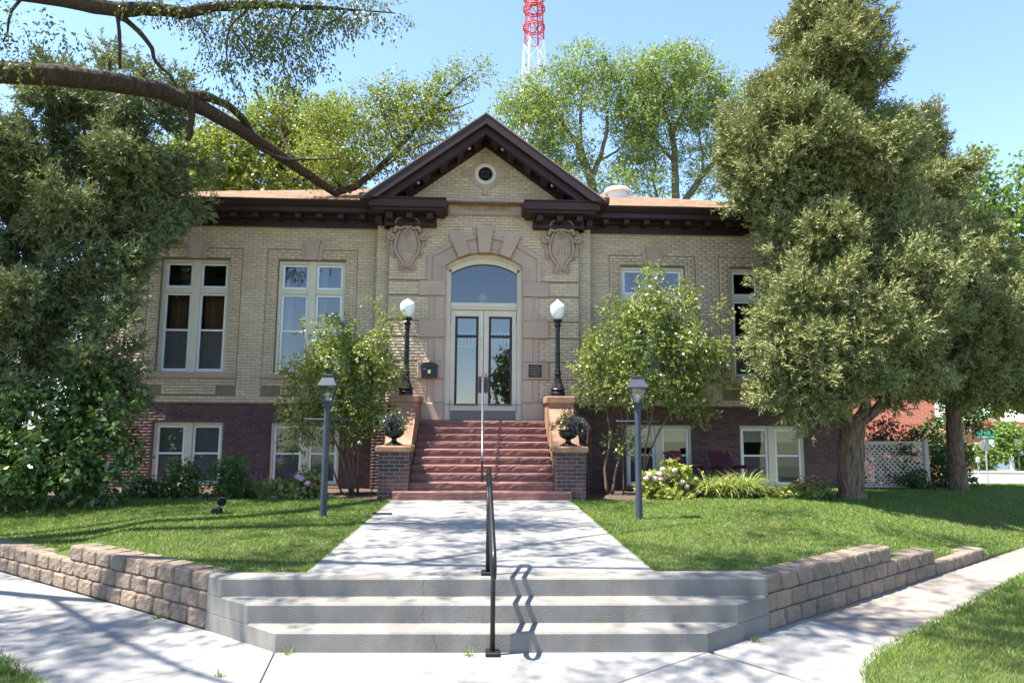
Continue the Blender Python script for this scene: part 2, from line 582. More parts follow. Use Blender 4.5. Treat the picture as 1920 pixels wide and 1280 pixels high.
M['red_brick'] = red_brick_mat('red_brick', (0.42, 0.12, 0.075), (0.34, 0.10, 0.065), (0.40, 0.27, 0.22), 4.0)
M['far_brick'] = red_brick_mat('far_brick', (0.50, 0.13, 0.065), (0.44, 0.115, 0.06), (0.42, 0.22, 0.15), 3.0)

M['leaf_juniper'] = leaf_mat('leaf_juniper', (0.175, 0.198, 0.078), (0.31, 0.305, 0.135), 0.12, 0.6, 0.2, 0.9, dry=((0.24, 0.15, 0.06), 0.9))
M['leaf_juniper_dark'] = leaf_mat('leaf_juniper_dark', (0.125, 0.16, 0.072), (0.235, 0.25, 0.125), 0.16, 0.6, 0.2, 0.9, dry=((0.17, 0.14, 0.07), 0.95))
M['leaf_elm'] = leaf_mat('leaf_elm', (0.10, 0.135, 0.032), (0.18, 0.195, 0.055), 0.35, 0.4, 0.4)
M['leaf_elm_back'] = leaf_mat('leaf_elm_back', (0.15, 0.195, 0.036), (0.27, 0.285, 0.06), 0.4, 0.45, 0.3)
M['leaf_locust'] = leaf_mat('leaf_locust', (0.17, 0.23, 0.06), (0.27, 0.32, 0.11), 0.45, 0.45, 0.3)
M['leaf_lilac'] = leaf_mat('leaf_lilac', (0.15, 0.195, 0.04), (0.28, 0.30, 0.09), 0.38, 0.38, 0.45)
M['leaf_bush'] = leaf_mat('leaf_bush', (0.05, 0.10, 0.018), (0.11, 0.175, 0.04), 0.2, 0.35, 0.5)
M['leaf_maple'] = leaf_mat('leaf_maple', (0.12, 0.205, 0.036), (0.22, 0.29, 0.07), 0.4, 0.4, 0.4)
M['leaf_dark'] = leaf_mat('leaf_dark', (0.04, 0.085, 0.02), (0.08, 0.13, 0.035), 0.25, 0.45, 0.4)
M['leaf_lime'] = leaf_mat('leaf_lime', (0.19, 0.23, 0.045), (0.33, 0.34, 0.085), 0.3, 0.4, 0.4)
M['leaf_lily'] = leaf_mat('leaf_lily', (0.23, 0.28, 0.07), (0.46, 0.47, 0.19), 0.3, 0.4, 0.4)
M['leaf_purple'] = leaf_mat('leaf_purple', (0.075, 0.06, 0.075), (0.16, 0.15, 0.165), 0.15, 0.4, 0.4)
M['leaf_red'] = leaf_mat('leaf_red', (0.13, 0.06, 0.045), (0.24, 0.14, 0.11), 0.3, 0.4, 0.4)
M['leaf_fallen'] = leaf_mat('leaf_fallen', (0.20, 0.12, 0.06), (0.30, 0.2, 0.1), 0.1, 0.8, 0.1)
M['petal_pink'] = leaf_mat('petal_pink', (0.62, 0.40, 0.46), (0.78, 0.62, 0.62), 0.25, 0.6, 0.2)
M['petal_mauve'] = leaf_mat('petal_mauve', (0.55, 0.28, 0.50), (0.68, 0.42, 0.60), 0.25, 0.6, 0.2)
M['petal_rose'] = leaf_mat('petal_rose', (0.60, 0.14, 0.24), (0.72, 0.26, 0.36), 0.25, 0.6, 0.2)
M['petal_purple'] = leaf_mat('petal_purple', (0.26, 0.12, 0.34), (0.42, 0.22, 0.5), 0.25, 0.6, 0.2)
M['petal_gold'] = leaf_mat('petal_gold', (0.6, 0.35, 0.04), (0.7, 0.45, 0.06), 0.25, 0.6, 0.2)
M['bark_elm'] = bark_mat('bark_elm', (0.10, 0.072, 0.05), (0.04, 0.03, 0.022), 0.06, 11)
M['bark_grey'] = bark_mat('bark_grey', (0.20, 0.165, 0.13), (0.11, 0.09, 0.07))
M['bark_juniper'] = bark_mat('bark_juniper', (0.25, 0.17, 0.12), (0.07, 0.046, 0.033), 0.06, 13)
M['bark_dark'] = bark_mat('bark_dark', (0.07, 0.05, 0.04), (0.04, 0.03, 0.025))
M['stem_brown'] = bark_mat('stem_brown', (0.20, 0.13, 0.085), (0.11, 0.07, 0.05), 0.006)

# ------------------------------------------------------------------ the setting
def ground_h(Y):
    return -0.035 * np.clip(np.asarray(Y, float) - 14, 0, 45)


def strip_mesh(name, xs, ys, zf, m, kind='structure'):
    xs, ys = np.asarray(xs, float), np.asarray(ys, float)
    X, Y = np.meshgrid(xs, ys)
    V = np.stack([X, Y, zf(X, Y)], -1).reshape(-1, 3)
    nx, ny = len(xs), len(ys)
    i, j = np.meshgrid(np.arange(nx - 1), np.arange(ny - 1))
    a = (j * nx + i).ravel()
    F = np.stack([a, a + 1, a + nx + 1, a + nx], -1)
    return mesh_np(name, V, F, m, smooth=True, kind=kind)


strip_mesh('ground', [-400, -60, -20, 0, 20, 60, 400], [-400, -60, -10, 3, 14, 20, 30, 45, 59, 120, 600],
           lambda X, Y: -0.06 + ground_h(Y), M['ground'])

US = 0.8125, 0.583                                # direction of the pavement along the right wall


def right_edge_y(X):  # wall face line, right
    return 6.66 + (X - 2.76) * US[1] / US[0]


def left_edge_y(X):
    return 6.84 + (-2.59 - X) * US[1] / US[0]


def sstep(t):
    t = np.clip(t, 0, 1)
    return t * t * (3 - 2 * t)


def lawn_right_z(X, Y):
    e = np.interp(X, [2.7, 4.7, 5.1, 6.0, 7.4, 9.0], [0.475, 0.46, 0.34, 0.25, 0.08, 0.01])
    d = (Y - right_edge_y(X)) * US[0]
    z = e + (0.475 - e) * sstep((d - 0.2) / 2.6)
    return z + ground_h(Y) * np.clip((X - 6) / 4, 0, 1) + 0.015 * np.sin(X * 1.3 + 1) * np.sin(Y * 1.1) * sstep((d - .3) / 1.0)


def lawn_left_z(X, Y):
    e = np.interp(X, [-14, -5.3, -4.7, -2.5], [0.30, 0.31, 0.475, 0.475])
    d = (Y - left_edge_y(X)) * US[0]
    z = e + (0.48 - e) * sstep((d - 0.2) / 2.2)
    return z + 0.015 * np.sin(X * 1.2) * np.sin(Y * 1.05 + 2) * sstep((d - .3) / 1.0)


def lawn_mesh(name, cols, ylo, yhi, zf, n=40):
    V = []
    for x in cols:
        y0, y1 = ylo(x), yhi(x)
        V.append((x, y0, -0.05 + float(ground_h(y0))))
        for k in range(n - 1):
            y = y0 + (y1 - y0) * k / (n - 2)
            V.append((x, y, float(zf(np.array(x), np.array(y)))))
    V = np.array(V)
    c = len(cols)
    i, j = np.meshgrid(np.arange(c - 1), np.arange(n - 1))
    a = (i * n + j).ravel()
    F = np.stack([a, a + n, a + n + 1, a + 1], -1)
    return mesh_np(name, V, F, M['turf'], smooth=True, kind='structure')


L_lo = lambda x: max(6.90, left_edge_y(x) + 0.16)
L_hi = lambda x: 13.42 if x > -9.4 else 30.0
R_lo = lambda x: max(6.90, right_edge_y(x) + (0.16 if x < 7.35 else 0.0))
R_hi = lambda x: 13.65 + 0.12 * math.sin(x * 1.7) if x < 7.3 else 16.4 if x < 9.35 else max(R_lo(x) + 0.1, 17.25) if x < 12.2 else max(R_lo(x) + 0.3, 19.5)
lawn_mesh('lawn', list(np.linspace(-16, -9.41, 12)) + list(np.linspace(-9.4, -1.71, 50)), L_lo, L_hi, lawn_left_z)
lawn_mesh('lawn', list(np.linspace(1.73, 9.39, 50)) + list(np.linspace(9.4, 19.5, 40)), R_lo, R_hi, lawn_right_z)
strip_mesh('flower_bed', np.linspace(-9.3, -1.9, 40), np.linspace(13.35, 16.6, 12), lambda X, Y: 0.455 - 0.05 * (Y - 13.35) / 3 + 0.012 * np.sin(X * 9) * np.sin(Y * 8), M['soil'])
strip_mesh('flower_bed', np.linspace(9.3, 12.6, 12), np.linspace(17.1, 20.0, 10), lambda X, Y: 0.38 - 0.05 * (Y - 17.1) + 0.012 * np.sin(X * 9) * np.sin(Y * 8), M['soil'])
strip_mesh('flower_bed', np.linspace(1.95, 7.5, 32), np.linspace(13.5, 16.6, 12), lambda X, Y: lawn_right_z(X, Y) - 0.02 - 0.06 * (Y - 13.35) / 3 + 0.012 * np.sin(X * 9) * np.sin(Y * 8), M['soil'])

# pavement of cast slabs, with a dark joint sheet under it
pave = strip_mesh('sidewalk', [-30, 40], [1.5, 20], lambda X, Y: -0.032 + 0 * X + ground_h(Y), M['joint'])


def slab(poly, m='concrete', z=0.0, gap=0.006, parent=pave, name='slab', th=0.05):
    c = Vector((sum(p[0] for p in poly) / len(poly), sum(p[1] for p in poly) / len(poly)))
    n = len(poly)
    ar = sum(poly[i][0] * poly[(i + 1) % n][1] - poly[(i + 1) % n][0] * poly[i][1] for i in range(n))
    if ar < 0: poly = poly[::-1]
    ins = []
    for i in range(n):
        p0, p1, p2 = Vector(poly[i - 1]), Vector(poly[i]), Vector(poly[(i + 1) % n])
        d1, d2 = (p1 - p0).normalized(), (p2 - p1).normalized()
        mm = Vector((-d1.y, d1.x)) + Vector((-d2.y, d2.x))
        mm = mm / max(0.3, mm.length_squared / 2)
        ins.append(p1 + mm * gap)
    MB().prism_z([tuple(p) for p in ins], z - th, z, 0.006).build(name, M[m], parent)


def RF(s, t):  # right pavement frame
    return (1.96 + 0.8125 * s + 0.583 * t, 6.09 + 0.583 * s - 0.8125 * t)


def LF(s, t):  # left pavement frame (joints lean a little)
    return (-1.75 - 0.8125 * s - 0.583 * t - 0.35 * 0.8125 * t, 6.19 + 0.583 * s - 0.8125 * t + 0.35 * 0.583 * t)


slab([(-1.75, 6.19), (1.96, 6.09), (-0.9, 3.97), (-1.45, 3.97)])
slab([(-1.75, 6.19), (-1.45, 3.97), (-1.3, 3.0), (-4.4, 3.0), LF(0, 1.46)])
slab([(1.96, 6.09), (-0.9, 3.97), (-0.9, 2.5), (4.0, 2.5), RF(0.05, 1.35)])
sl = [0.0, 1.12, 2.62, 4.15, 5.7, 7.2, 8.7, 10.2]
for a, b in zip(sl[:-1], sl[1:]):
    slab([LF(a, -0.05), LF(b, -0.05), LF(b, 1.62), LF(a, 1.62)])
sr = [0.05, 1.66, 3.2, 4.75, 6.3, 7.8, 9.3, 10.9, 12.4, 14.0, 15.5, 17.0, 18.5]
for k, (a, b) in enumerate(zip(sr[:-1], sr[1:])):
    za = float(ground_h(RF(a, 0.5)[1]))
    slab([RF(a, -0.05), RF(b, -0.05), RF(b, 1.5), RF(a, 1.5)], 'concrete' if k == 0 else 'tan_concrete', z=za)

# upper walk between the lawns
walk = tag(MB().box(-1.70, 1.74, 6.80, 13.25, 0.40, 0.488).build('walk', M['joint']), kind='structure')
for a, b in ((6.86, 10.02), (10.02, 13.2)):
    slab([(-1.70, a), (1.74, a), (1.74, b), (-1.70, b)], z=0.50, gap=0.003, parent=walk, th=0.1)

# street beyond the right corner
def street_sheet(name, poly, lift, m, kind='structure'):
    V = np.array([(x, y, float(ground_h(y)) + lift) for x, y in poly])
    n = len(V)
    return mesh_np(name, V, np.arange(n)[None, :], m, kind=kind)


street_sheet('street', [(14, 29.6), (60, 24.6), (80, 33.5), (14, 44.5)], -0.03, M['asphalt'])
kb = MB()
kb.add([(14, 28.6, -.50), (60, 23.6, -.33), (60, 24.6, -.33), (14, 29.6, -.50), (14, 28.6, -.70), (60, 23.6, -.6), (60, 24.6, -.6), (14, 29.6, -.75)],
       [(0, 1, 2, 3), (0, 4, 5, 1), (3, 2, 6, 7)])
tag(kb.build('kerb', M['concrete']), kind='structure')
kb = MB()
kb.add([(14, 44.6, -1.0), (80, 33.6, -.64), (80, 35.6, -.66), (14, 46.6, -1.0), (14, 44.6, -1.3), (80, 33.6, -1.0)], [(0, 1, 2, 3), (0, 4, 5, 1)])
tag(kb.build('kerb', M['concrete']), kind='structure')

# ------------------------------------------------------------------ brick fields
def brick_rects(x0, x1, z0, z1, ch=0.072, L=0.22, holes=(), grooves=(), gap=0.0065, seed=1):
    """(xa, xb, za, zb) of running-bond bricks; holes are (xa, xb, za, zb) or functions z -> list of (xa, xb)"""
    rng = random.Random(seed)
    outl = []
    n = int(round((z1 - z0) / ch))
    ch = (z1 - z0) / n
    for r in range(n):
        za, zb = z0 + r * ch + gap / 2, z0 + (r + 1) * ch - gap / 2
        for g in grooves:
            if za < g < zb or abs(za - g) < 0.012: za = max(za, g + 0.014) if zb - g > g - za else za; zb = min(zb, g - 0.014) if zb - g <= g - za else zb
        cuts = []
        for h in holes:
            if callable(h): cuts += h((za + zb) / 2)
            elif h[2] < zb and h[3] > za: cuts.append((h[0], h[1]))
        iv = [(x0, x1)]
        for (a, b) in cuts:
            nv = []
            for (p, q) in iv:
                if b <= p or a >= q: nv.append((p, q)); continue
                if a > p: nv.append((p, a))
                if b < q: nv.append((b, q))
            iv = nv
        off = (L / 2 if r % 2 else 0)
        for (p, q) in iv:
            k = math.floor((p - x0 + off) / L)
            while True:
                a = x0 - off + k * L
                b = a + L
                if a >= q: break
                aa, bb = max(a, p) + gap / 2, min(b, q) - gap / 2
                if bb - aa > 0.025:
                    outl.append((aa, bb, za, zb))
                k += 1
    return outl


def brick_arrays(rects, y, d, seed=0, c=0.004):
    """chamfered faces standing d in front of the plane y, looking to -Y"""
    r = np.array(rects)
    rng = np.random.default_rng(seed)
    n = len(r)
    dd = d + rng.uniform(-0.0012, 0.0018, n)
    xa, xb, za, zb = r.T
    V = np.zeros((n, 8, 3))
    for k, (xx, zz, s) in enumerate(((xa, za, 0), (xb, za, 0), (xb, zb, 0), (xa, zb, 0))):
        V[:, k, 0], V[:, k, 1], V[:, k, 2] = xx, y, zz
    for k, (xx, zz) in enumerate(((xa + c, za + c), (xb - c, za + c), (xb - c, zb - c), (xa + c, zb - c))):
        V[:, 4 + k, 0], V[:, 4 + k, 1], V[:, 4 + k, 2] = xx, y - dd, zz
    base = (np.arange(n) * 8)[:, None]
    q = [np.array(f)[None, :] + base for f in ((4, 5, 6, 7), (0, 1, 5, 4), (1, 2, 6, 5), (2, 3, 7, 6), (3, 0, 4, 7))]
    return V.reshape(-1, 3), np.concatenate(q)


def brick_field(parent, rects, y, d, m, indiv=0, pick=None, X0=0.0, seed=0, xform=None):
    """the bricks chosen by pick become parts of their own, the rest one 'brickwork' part"""
    rest, solo = [], []
    for r in rects:
        if len(solo) < indiv and pick is not None and pick(r): solo.append(r)
        else: rest.append(r)
    if rest:
        V, F = brick_arrays(rest, y, d, seed)
        V[:, 0] += X0
        if xform is not None:
            V = np.array([tuple(xform @ Vector(v)) for v in V])
        mesh_np('brickwork', V, F, m, parent, kind='stuff')
    cache = {}
    for r in solo:
        key = (round(r[1] - r[0], 3), round(r[3] - r[2], 3))
        if key not in cache:
            V, F = brick_arrays([(0, r[1] - r[0], 0, r[3] - r[2])], 0, d)
            if xform is not None:
                m3_ = xform.to_3x3()
                V = np.array([tuple(m3_ @ Vector(v)) for v in V])
            me = bpy.data.meshes.new('brick')
            me.from_pydata(V.tolist(), [], F.tolist())
            me.materials.append(m)
            cache[key] = me
        o = bpy.data.objects.new('brick', cache[key])
        p = Vector((r[0] + X0, y, r[2]))
        if xform is not None: p = xform @ p
        link(o, parent, p)


# ------------------------------------------------------------------ the library
X0 = 0.05
YP, YS, YW = 16.10, 16.28, 16.50                     # pavilion face, its set-back edge, wing face
lib = thing('library', 'cream brick public library with dark gable, arched doorway and brown brick basement', 'library', (X0, YW, 0.3))


class LB(MB):
    def build(self, *a, **k):
        self.v = [(v[0] + X0, v[1], v[2]) for v in self.v]
        return MB.build(self, *a, **k)


def wall_sheet(mb, x0, x1, z0, z1, y, holes, rev=0.22):
    xs = sorted(set([x0, x1] + [h[0] for h in holes] + [h[1] for h in holes]))
    zs = sorted(set([z0, z1] + [h[2] for h in holes] + [h[3] for h in holes]))
    for i in range(len(xs) - 1):
        for j in range(len(zs) - 1):
            cx, cz = (xs[i] + xs[i + 1]) / 2, (zs[j] + zs[j + 1]) / 2
            if any(h[0] < cx < h[1] and h[2] < cz < h[3] for h in holes): continue
            a, b, c, d = xs[i], xs[i + 1], zs[j], zs[j + 1]
            mb.add([(a, y, c), (b, y, c), (b, y, d), (a, y, d)], [(0, 1, 2, 3)])
            mb.add([(a, y + rev, c), (b, y + rev, c), (b, y + rev, d), (a, y + rev, d)], [(3, 2, 1, 0)])
    for (a, b, c, d) in holes:
        mb.add([(a, y, c), (b, y, c), (b, y, d), (a, y, d), (a, y + rev, c), (b, y + rev, c), (b, y + rev, d), (a, y + rev, d)],
               [(0, 4, 5, 1), (1, 5, 6, 2), (2, 6, 7, 3), (3, 7, 4, 0)])


ZB, ZT = 2.38, 6.70                                  # top of brown basement, top of brickwork
UP = [(-6.955, 'dark'), (-4.185, 'bright'), (4.185, 'bright'), (6.955, 'dark')]
LO = [(-6.92, 'grey'), (-4.20, 'slat'), (4.28, 'half'), (7.08, 'half')]
HU, HL = 0.815, 0.81
up_holes = [(c - HU, c + HU, 3.10, 5.85) for c, _ in UP]
lo_holes = [(c - HL, c + HL, 0.46, 1.93) for c, _ in LO]

for side in (-1, 1):
    xa, xb = (-9.05, -2.60) if side < 0 else (2.60, 9.12)
    hs = [h for h in up_holes if xa < h[0] < xb]
    mb = LB(); wall_sheet(mb, xa, xb, ZB, ZT + 0.3, YW, hs)
    if side < 0: mb.box(xa, xa + 0.22, YW + 0.22, 27.0, ZB, ZT + 0.3)
    else: mb.box(xb - 0.22, xb, YW + 0.22, 27.0, ZB, ZT + 0.3)
    w = mb.build('wall', M['cream_mortar'], lib)
    # the field round each window stands a little proud and is outlined by a joint
    fields, cutl = [], []
    for h in hs:
        c = (h[0] + h[1]) / 2
        fields.append((c - 1.08, c + 1.08, 2.58, 6.10))
    rec = brick_rects(xa, xb, ZB + 0.012, ZT, holes=hs + [(f[0] - 0.012, f[1] + 0.012, f[2] - 0.012, f[3] + 0.012) for f in fields], seed=2)
    brick_field(w, rec, YW, 0.006, M['cream_brick'], X0=X0, seed=3 + side)
    for f in fields:
        h = [q for q in hs if f[0] < q[0] < f[1]]
        rr = brick_rects(f[0], f[1], f[2], f[3], holes=h + [(f[0], f[0] + 0.45, f[2], 2.79), (f[1] - 0.45, f[1], f[2], 2.79)], seed=5)
        brick_field(w, rr, YW, 0.016, M['cream_brick'], X0=X0, seed=9 + side)
    # basement
    hs2 = [h for h in lo_holes if xa < h[0] < xb]
    mb = LB(); wall_sheet(mb, xa, xb, -0.3, ZB, YW + 0.012, hs2)
    if side < 0: mb.box(xa, xa + 0.22, YW + 0.24, 27.0, -0.3, ZB)
    else: mb.box(xb - 0.22, xb, YW + 0.24, 27.0, -0.3, ZB)
    w2 = mb.build('basement_wall', M['brown_mortar'], lib)
    rec = brick_rects(xa, xb, 0.15, ZB - 0.01, ch=0.071, holes=hs2, seed=4)
    brick_field(w2, rec, YW + 0.012, 0.0045, M['brown_brick'], X0=X0, seed=12 + side)

# set-back strips beside the pavilion
for a, b, c in ((-2.60, -2.28, -2.20), (2.28, 2.60, 2.20)):
    w = LB().box(min(a, c), max(b, c), YS, YW + 0.2, -0.3, ZT + .3).build('wall', M['cream_mortar'], lib)
    brick_field(w, brick_rects(a, b, ZB + .01, ZT), YS, 0.006, M['cream_brick'], X0=X0, seed=20)
for a, b in ((-2.60, -2.28), (2.28, 2.60)):
    w = LB().box(a, b, YS - .004, YS, -.3, ZB).build('basement_wall', M['brown_mortar'], lib)
    brick_field(w, brick_rects(a, b, 0.2, ZB - .01), YS - .004, 0.006, M['brown_brick'], X0=X0, seed=21)

# pavilion front with gable
AZ = 8.95                                            # apex of the brick gable
mb = LB()
wall_sheet(mb, -2.28, 2.28, -0.3, 7.30, YP, [(-0.95, 0.95, 2.0, 6.04)], 0.22)
rr_ = 0.205
mb.add([(-2.28, YP, 7.30), (2.28, YP, 7.30), (0, YP, AZ)], [(0, 1, 2)])
mb.add([(-2.28, YP + .2, 7.30), (2.28, YP + .2, 7.30), (0, YP + .2, AZ)], [(2, 1, 0)])
mb.box(-2.28, -2.20, YP + .22, YW, -.3, 7.3); mb.box(2.20, 2.28, YP + .22, YW, -.3, 7.3)
pav = mb.build('wall', M['cream_mortar'], lib)
ROUND = (0.0, 7.98)


def gable_cut(z):
    o = []
    if z > 7.22:
        hw = (AZ - z) / 0.735
        o += [(-9, -hw), (hw, 9)]
    r2 = 0.30 ** 2 - (z - ROUND[1]) ** 2
    if r2 > 0: o.append((-math.sqrt(r2), math.sqrt(r2)))
    return o


grooves = (2.41, 2.97, 3.38, 3.95, 4.36, 4.95, 5.31)
prec = brick_rects(-2.28, 2.28, ZB + 0.01, 8.95, holes=[(-1.30, 1.30, 2.0, 5.9), (-0.9, 0.9, 5.8, 6.05), gable_cut], grooves=grooves, seed=7)
brick_field(pav, prec, YP, 0.006, M['cream_brick'], indiv=300, X0=X0, seed=30,
            pick=lambda r: r[1] - r[0] > 0.2 and (4.95 < r[2] < 6.75 or r[2] > 7.25) and not (abs(abs((r[0] + r[1]) / 2) - 1.85) < 0.36 and 5.6 < r[2] < 6.7))
for a, b in ((-2.28, -1.95), (1.95, 2.28)):
    brick_field(pav, brick_rects(a, b, 0.2, ZB - .01), YP, 0.006, M['brown_brick'], X0=X0, seed=33)
LB().box(-2.28, 2.28, YP - .012, YP, ZB - 0.012, ZB + 0.008).build('ledge', M['cream_mortar'], lib)

# inside: floors that keep the rooms apart and dark
LB().box(-8.8, 8.8, YW + 0.24, 26.9, 2.16, 2.28).build('floor', M['inside'], lib)
LB().box(-8.8, 8.8, YW + 0.24, 26.9, 6.30, 6.36).build('ceiling', M['inside'], lib)
LB().box(-8.8, 8.8, YW + 0.24, 26.9, 0.2, 0.28).build('floor', M['inside'], lib)
LB().box(-9.05, 9.12, 27.0, 27.2, -1, 7.0).build('wall', M['cream_mortar'], lib)
LB().box(-3.0, -2.9, YW + .24, 26.9, 0.28, 6.3).build('inner_wall', M['inside'], lib)
LB().box(2.9, 3.0, YW + .24, 26.9, 0.28, 6.3).build('inner_wall', M['inside'], lib)
LB().box(-8.8, 8.8, 21.0, 21.1, 0.28, 6.3).build('inner_wall', M['inside'], lib)


# ---- windows
def quad_y(x0, x1, z0, z1, y):
    return LB().add([(x0, y, z0), (x1, y, z0), (x1, y, z1), (x0, y, z1)], [(0, 1, 2, 3)])


def wavy(x0, x1, z0, z1, y, amp, waves, seed=0):
    n = max(8, int(waves * 8))
    rng = random.Random(seed)
    mb = LB()
    v, f = [], []
    ph = rng.random() * 6
    for i in range(n + 1):
        x = x0 + (x1 - x0) * i / n
        yy = y + amp * math.sin(2 * math.pi * waves * i / n + ph) + amp * .4 * math.sin(2 * math.pi * waves * 2.3 * i / n)
        v += [(x, yy, z0), (x, yy, z1)]
    for i in range(n): f.append((2 * i, 2 * i + 2, 2 * i + 3, 2 * i + 1))
    return mb.add(v, f)


def sash_frame(mb, x0, x1, z0, z1, y, b=0.05, rail=None):
    mb.bbox(x0, x0 + b, y, y + .05, z0, z1, .006); mb.bbox(x1 - b, x1, y, y + .05, z0, z1, .006)
    mb.bbox(x0 + b, x1 - b, y + .002, y + .048, z0, z0 + b, .006); mb.bbox(x0 + b, x1 - b, y + .002, y + .048, z1 - b, z1, .006)
    if rail: mb.bbox(x0 + b, x1 - b, y + .004, y + .046, rail - .022, rail + .022, .006)


for i, (c, kind) in enumerate(UP):
    y = YW + 0.075
    z0, z1 = 3.10, 5.85
    mb = LB()
    mb.bbox(c - HU + .003, c - HU + .085, y, y + .13, z0 + .003, z1 - .003); mb.bbox(c + HU - .085, c + HU - .003, y, y + .13, z0 + .003, z1 - .003)
    mb.bbox(c - .095, c + .095, y - .012, y + .13, z0 + .003, z1 - .003)
    for s in (-1, 1):
        a, b = (c - HU + .085, c - .095) if s < 0 else (c + .095, c + HU - .085)
        mb.bbox(a, b, y + .004, y + .13, z1 - .09, z1 - .004); mb.bbox(a, b, y + .004, y + .13, 5.02, 5.15); mb.bbox(a, b, y + .004, y + .13, z0 + .004, z0 + .04)
    win = mb.build('window', M['cream_paint'], lib)
    for s in (-1, 1):
        a, b = (c - HU + .088, c - .098) if s < 0 else (c + .098, c + HU - .088)
        mb = LB(); sash_frame(mb, a, b, 5.153, z1 - .093, y + .035); mb.build('sash', M['white_sash'], win)
        mb = LB(); sash_frame(mb, a, b, z0 + .043, 5.017, y + .035, rail=4.12); mb.build('sash', M['white_sash'], win)
        g = 'glass_bright' if kind == 'bright' else 'glass'
        quad_y(a + .05, b - .05, 5.203, z1 - .143, y + .06).build('pane', M[g], win)
        quad_y(a + .05, b - .05, 4.142, 4.967, y + .06).build('pane', M[g], win)
        quad_y(a + .05, b - .05, z0 + .093, 4.098, y + .06).build('pane', M['screen_glass'], win)
        if kind == 'bright':
            wavy(a + .03, a + .20, z0, z1 - .1, YW + .36, .02, 4, i * 2 + s).build('curtain', M['curtain_sheer'], win)
            wavy(b - .10, b, z0, z1 - .1, YW + .36, .02, 2, i * 3 + s).build('curtain', M['curtain_sheer'], win)
        elif i == 0:
            wavy(a, b, z0, 5.05, YW + .45, .05, 3, i + s).build('curtain', M['curtain_brown'], win)
    # keystone, its wings and the sill
    LB().prism_y([(c - .125, 5.853), (c + .125, 5.853), (c + .185, 6.33), (c - .185, 6.33)], YW - .085, YW + .05).build('keystone', M['pink_stone'], lib)
    for s in (-1, 1):
        LB().prism_y([(c + s * .128, 5.853), (c + s * .20, 5.853), (c + s * .285, 6.24), (c + s * .178, 6.24)], YW - .045, YW + .05).build('stone', M['pink_stone'], lib)
    LB().bbox(c - 1.10, c + 1.10, YW - .075, YW + .10, 2.965, 3.097, .01).build('sill', M['shield_stone'], lib)

for i, (c, kind) in enumerate(LO):
    y = YW + 0.085
    z0, z1 = 0.46, 1.93
    mb = LB()
    mb.bbox(c - HL + .003, c - HL + .065, y, y + .12, z0 + .003, z1 - .003); mb.bbox(c + HL - .065, c + HL - .003, y, y + .12, z0 + .003, z1 - .003)
    mb.bbox(c - .085, c + .085, y - .01, y + .12, z0 + .003, z1 - .003)
    for s in (-1, 1):
        a, b = (c - HL + .065, c - .085) if s < 0 else (c + .085, c + HL - .065)
        mb.bbox(a, b, y + .004, y + .12, z1 - .075, z1 - .004); mb.bbox(a, b, y + .004, y + .12, z0 + .004, z0 + .045)
    win = mb.build('window', M['cream_paint'], lib)
    for s in (-1, 1):
        a, b = (c - HL + .068, c - .088) if s < 0 else (c + .088, c + HL - .068)
        mb = LB(); sash_frame(mb, a, b, z0 + .048, z1 - .078, y + .03, rail=1.20, b=.055); mb.build('sash', M['white_sash'], win)
        quad_y(a + .055, b - .055, 1.222, z1 - .133, y + .055).build('pane', M['glass'], win)
        quad_y(a + .055, b - .055, z0 + .103, 1.178, y + .055).build('pane', M['screen_glass'], win)
        if kind == 'grey':
            LB().box(a, b, YW + .26, YW + .265, z0, z1).build('blind', M['blind_grey'], win)
        elif kind == 'half':
            LB().box(a, b, YW + .26, YW + .265, 1.52, z1).build('blind', M['blind_white'], win)
        else:
            mb = LB()
            for k in range(32):
                zz = z0 + .04 + k * .046
                mb.add([(a, YW + .25, zz), (b, YW + .25, zz), (b, YW + .275, zz + .02), (a, YW + .275, zz + .02)], [(0, 1, 2, 3)])
            mb.build('blind', M['blind_grey'], win, kind='stuff')
    LB().bbox(c - HL - .06, c + HL + .06, YW - .07, YW + .10, 0.30, 0.458, .015).build('sill', M['orange_stone'], lib)

# ---- door surround of dressed stone
YF = YP - 0.075
for s in (-1, 1):
    for (za, zb) in ((2.41, 2.97), (3.38, 3.95), (4.36, 4.95)):
        mb = LB()
        mb.box(s * 0.92, s * 1.31, YP - .02, YP + .18, za + .004, zb - .004)
        mb.bbox(s * 0.95, s * 1.16, YP - .042, YP - .018, za + .006, zb - .006, .01)
        mb.bbox(s * 1.23, s * 1.30, YP - .036, YP - .018, za + .006, zb - .006, .008)
        mb.build('stone', M['pink_stone'], lib)
    for (za, zb) in ((2.97, 3.38), (3.95, 4.36), (4.95, 5.31)):
        LB().bbox(s * 0.92, s * 1.545, YF, YP + .18, za, zb, .014).build('stone', M['pink_stone'], lib)
    LB().bbox(s * 0.92, s * 1.52, YF - .03, YP + .18, 2.00, 2.41, .02).build('stone', M['pink_stone'], lib)

AR, AC = 1.53, 4.49                                   # intrados radius and centre height


def arc_z(x, r=AR, c=AC):
    return c + math.sqrt(max(0, r * r - x * x))


def arc_pts(xa, xb, n=6, r=AR, c=AC):
    return [(xa + (xb - xa) * k / n, arc_z(xa + (xb - xa) * k / n, r, c)) for k in range(n + 1)]


